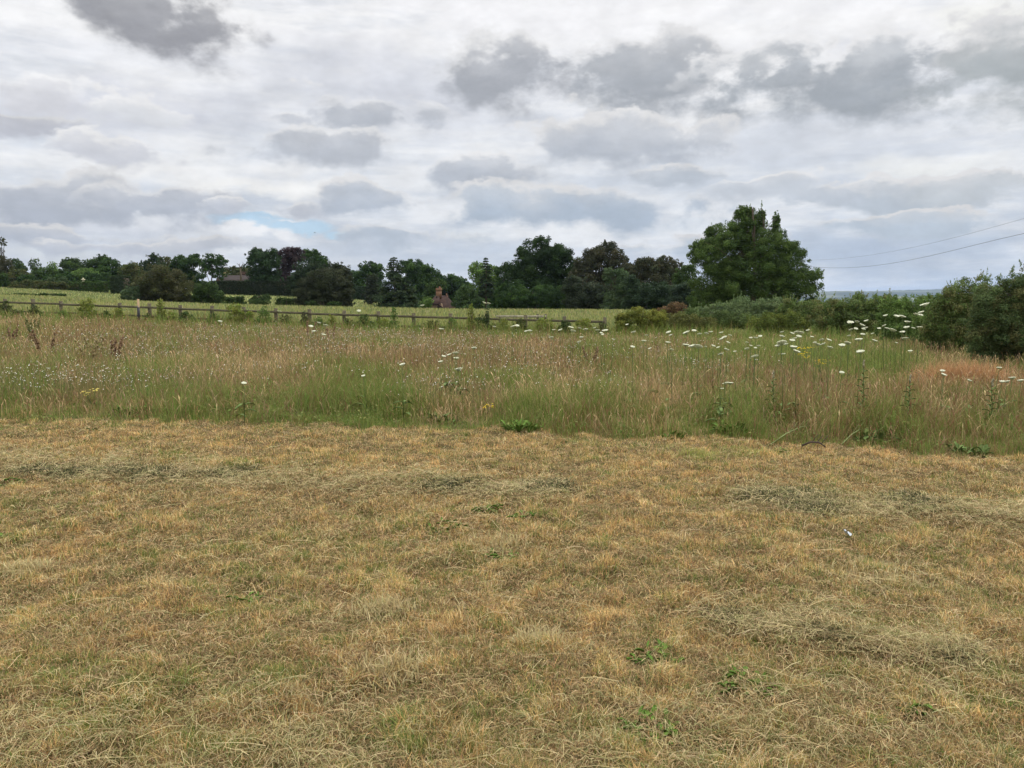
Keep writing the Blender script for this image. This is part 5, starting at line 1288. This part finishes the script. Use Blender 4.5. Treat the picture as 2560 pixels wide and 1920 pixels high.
# white scrap of paper
p = ground_at(2118, 1350); mb = MB(); vs = []
for i in range(5):
    for j in range(4): vs.append((-.024 + i * .012, -.013 + j * .0088, .035 + .012 * math.sin(i * 1.7 + j) + .03 * (4 - i) / 4))
vs += [(v[0], v[1], v[2] - .001) for v in vs]
fs = [(i * 4 + j, (i + 1) * 4 + j, (i + 1) * 4 + j + 1, i * 4 + j + 1) for i in range(4) for j in range(3)]; fs += [tuple(q_ + 20 for q_ in f[::-1]) for f in fs]
mb.add(vs, fs)
tag(mb.build('paper_scrap', plain('white_paper', (.50, .54, .58), .8), None, p), 'crumpled white scrap of paper lying on the mown grass at the right', 'litter')
# bleached and yellow mats of moss-like cut grass
G10 = 'pale tufts in the mown grass'
PALE = [(.55, .45, .24), (.48, .38, .19), (.42, .36, .18)]; LIME = [(.38, .38, .10), (.32, .34, .10), (.42, .38, .16)]
for lab, px_, py_, rad, co in [('lime-yellow mat of grass near the right meadow edge', 1880, 1135, .20, LIME), ('smaller lime mat left of the larger one', 1745, 1142, .12, LIME), ('pale straw tuft in the lower left', 60, 1435, .08, PALE),
                               ('pale straw tuft below centre left', 960, 1530, .07, PALE), ('pale straw tuft in the lower centre', 1350, 1610, .06, PALE), ('pale straw tuft near the bottom left hay', 980, 1690, .06, PALE),
                               ('pale green tuft in the centre of the mown grass', 1245, 1370, .10, PALE), ('pale grass mat on the right in the mown grass', 2200, 1455, .14, PALE)]:
    grass_tuft('grass_tuft', lab, px_, py_, rad, .085, 500, co, lean=.5, group=G10, w=.006)

HOLLOW_SHADE = [(.085, .08, .036), (.12, .11, .05), (.065, .08, .03)]  # dark tufts: shade of the hay-row hollows put into the blade colour
for lab, px_, py_ in [('dark painted-shade tuft at the left end of the left hay row', 105, 1178), ('dark painted-shade tuft second from the left in the left hay row', 180, 1184), ('dark painted-shade tuft third from the left in the left hay row', 300, 1180),
                      ('dark painted-shade tuft in the middle of the left hay row', 402, 1188), ('wide dark painted-shade tuft right of the middle one', 578, 1190), ('dark painted-shade tuft near the right end of the left hay row', 1125, 1217),
                      ('last and widest dark painted-shade tuft of the left hay row', 1365, 1224), ('dark painted-shade tuft at the left end of the right hay row', 1915, 1245), ('dark painted-shade tuft right of that in the right hay row', 2005, 1242),
                      ('dark painted-shade tuft below them in the right hay row', 2045, 1278), ('dark painted-shade tuft far right in the right hay row', 2290, 1256), ('dark painted-shade tuft at the right in the lower right hay', 2390, 1645),
                      ('dark painted-shade tuft at the left in the lower right hay', 1820, 1550), ('dark painted-shade tuft in the middle of the lower right hay', 2080, 1585)]:
    grass_tuft('hay_shade_tuft', lab, px_, py_, .13 if py_ < 1400 else .07, .09 if py_ < 1400 else .06, 900 if py_ < 1400 else 420, HOLLOW_SHADE, lean=1.1, group='painted shade tufts in the hay rows', w=.006, cat='hay clump')

# ------------------------------------------------------------------ the air
hz_, t = mat_new('haze')
vo = t.nodes.new('ShaderNodeVolumePrincipled'); o_ = t.nodes.new('ShaderNodeOutputMaterial')
vo.inputs['Color'].default_value = (.55, .72, 1.0, 1); vo.inputs['Density'].default_value = 7e-5
t.links.new(vo.outputs[0], o_.inputs['Volume'])
mb = MB(); mb.box((0, 4600, 0), (27000, 10000, 190)); hb = mb.build('haze', hz_); tag(hb, kind='stuff')
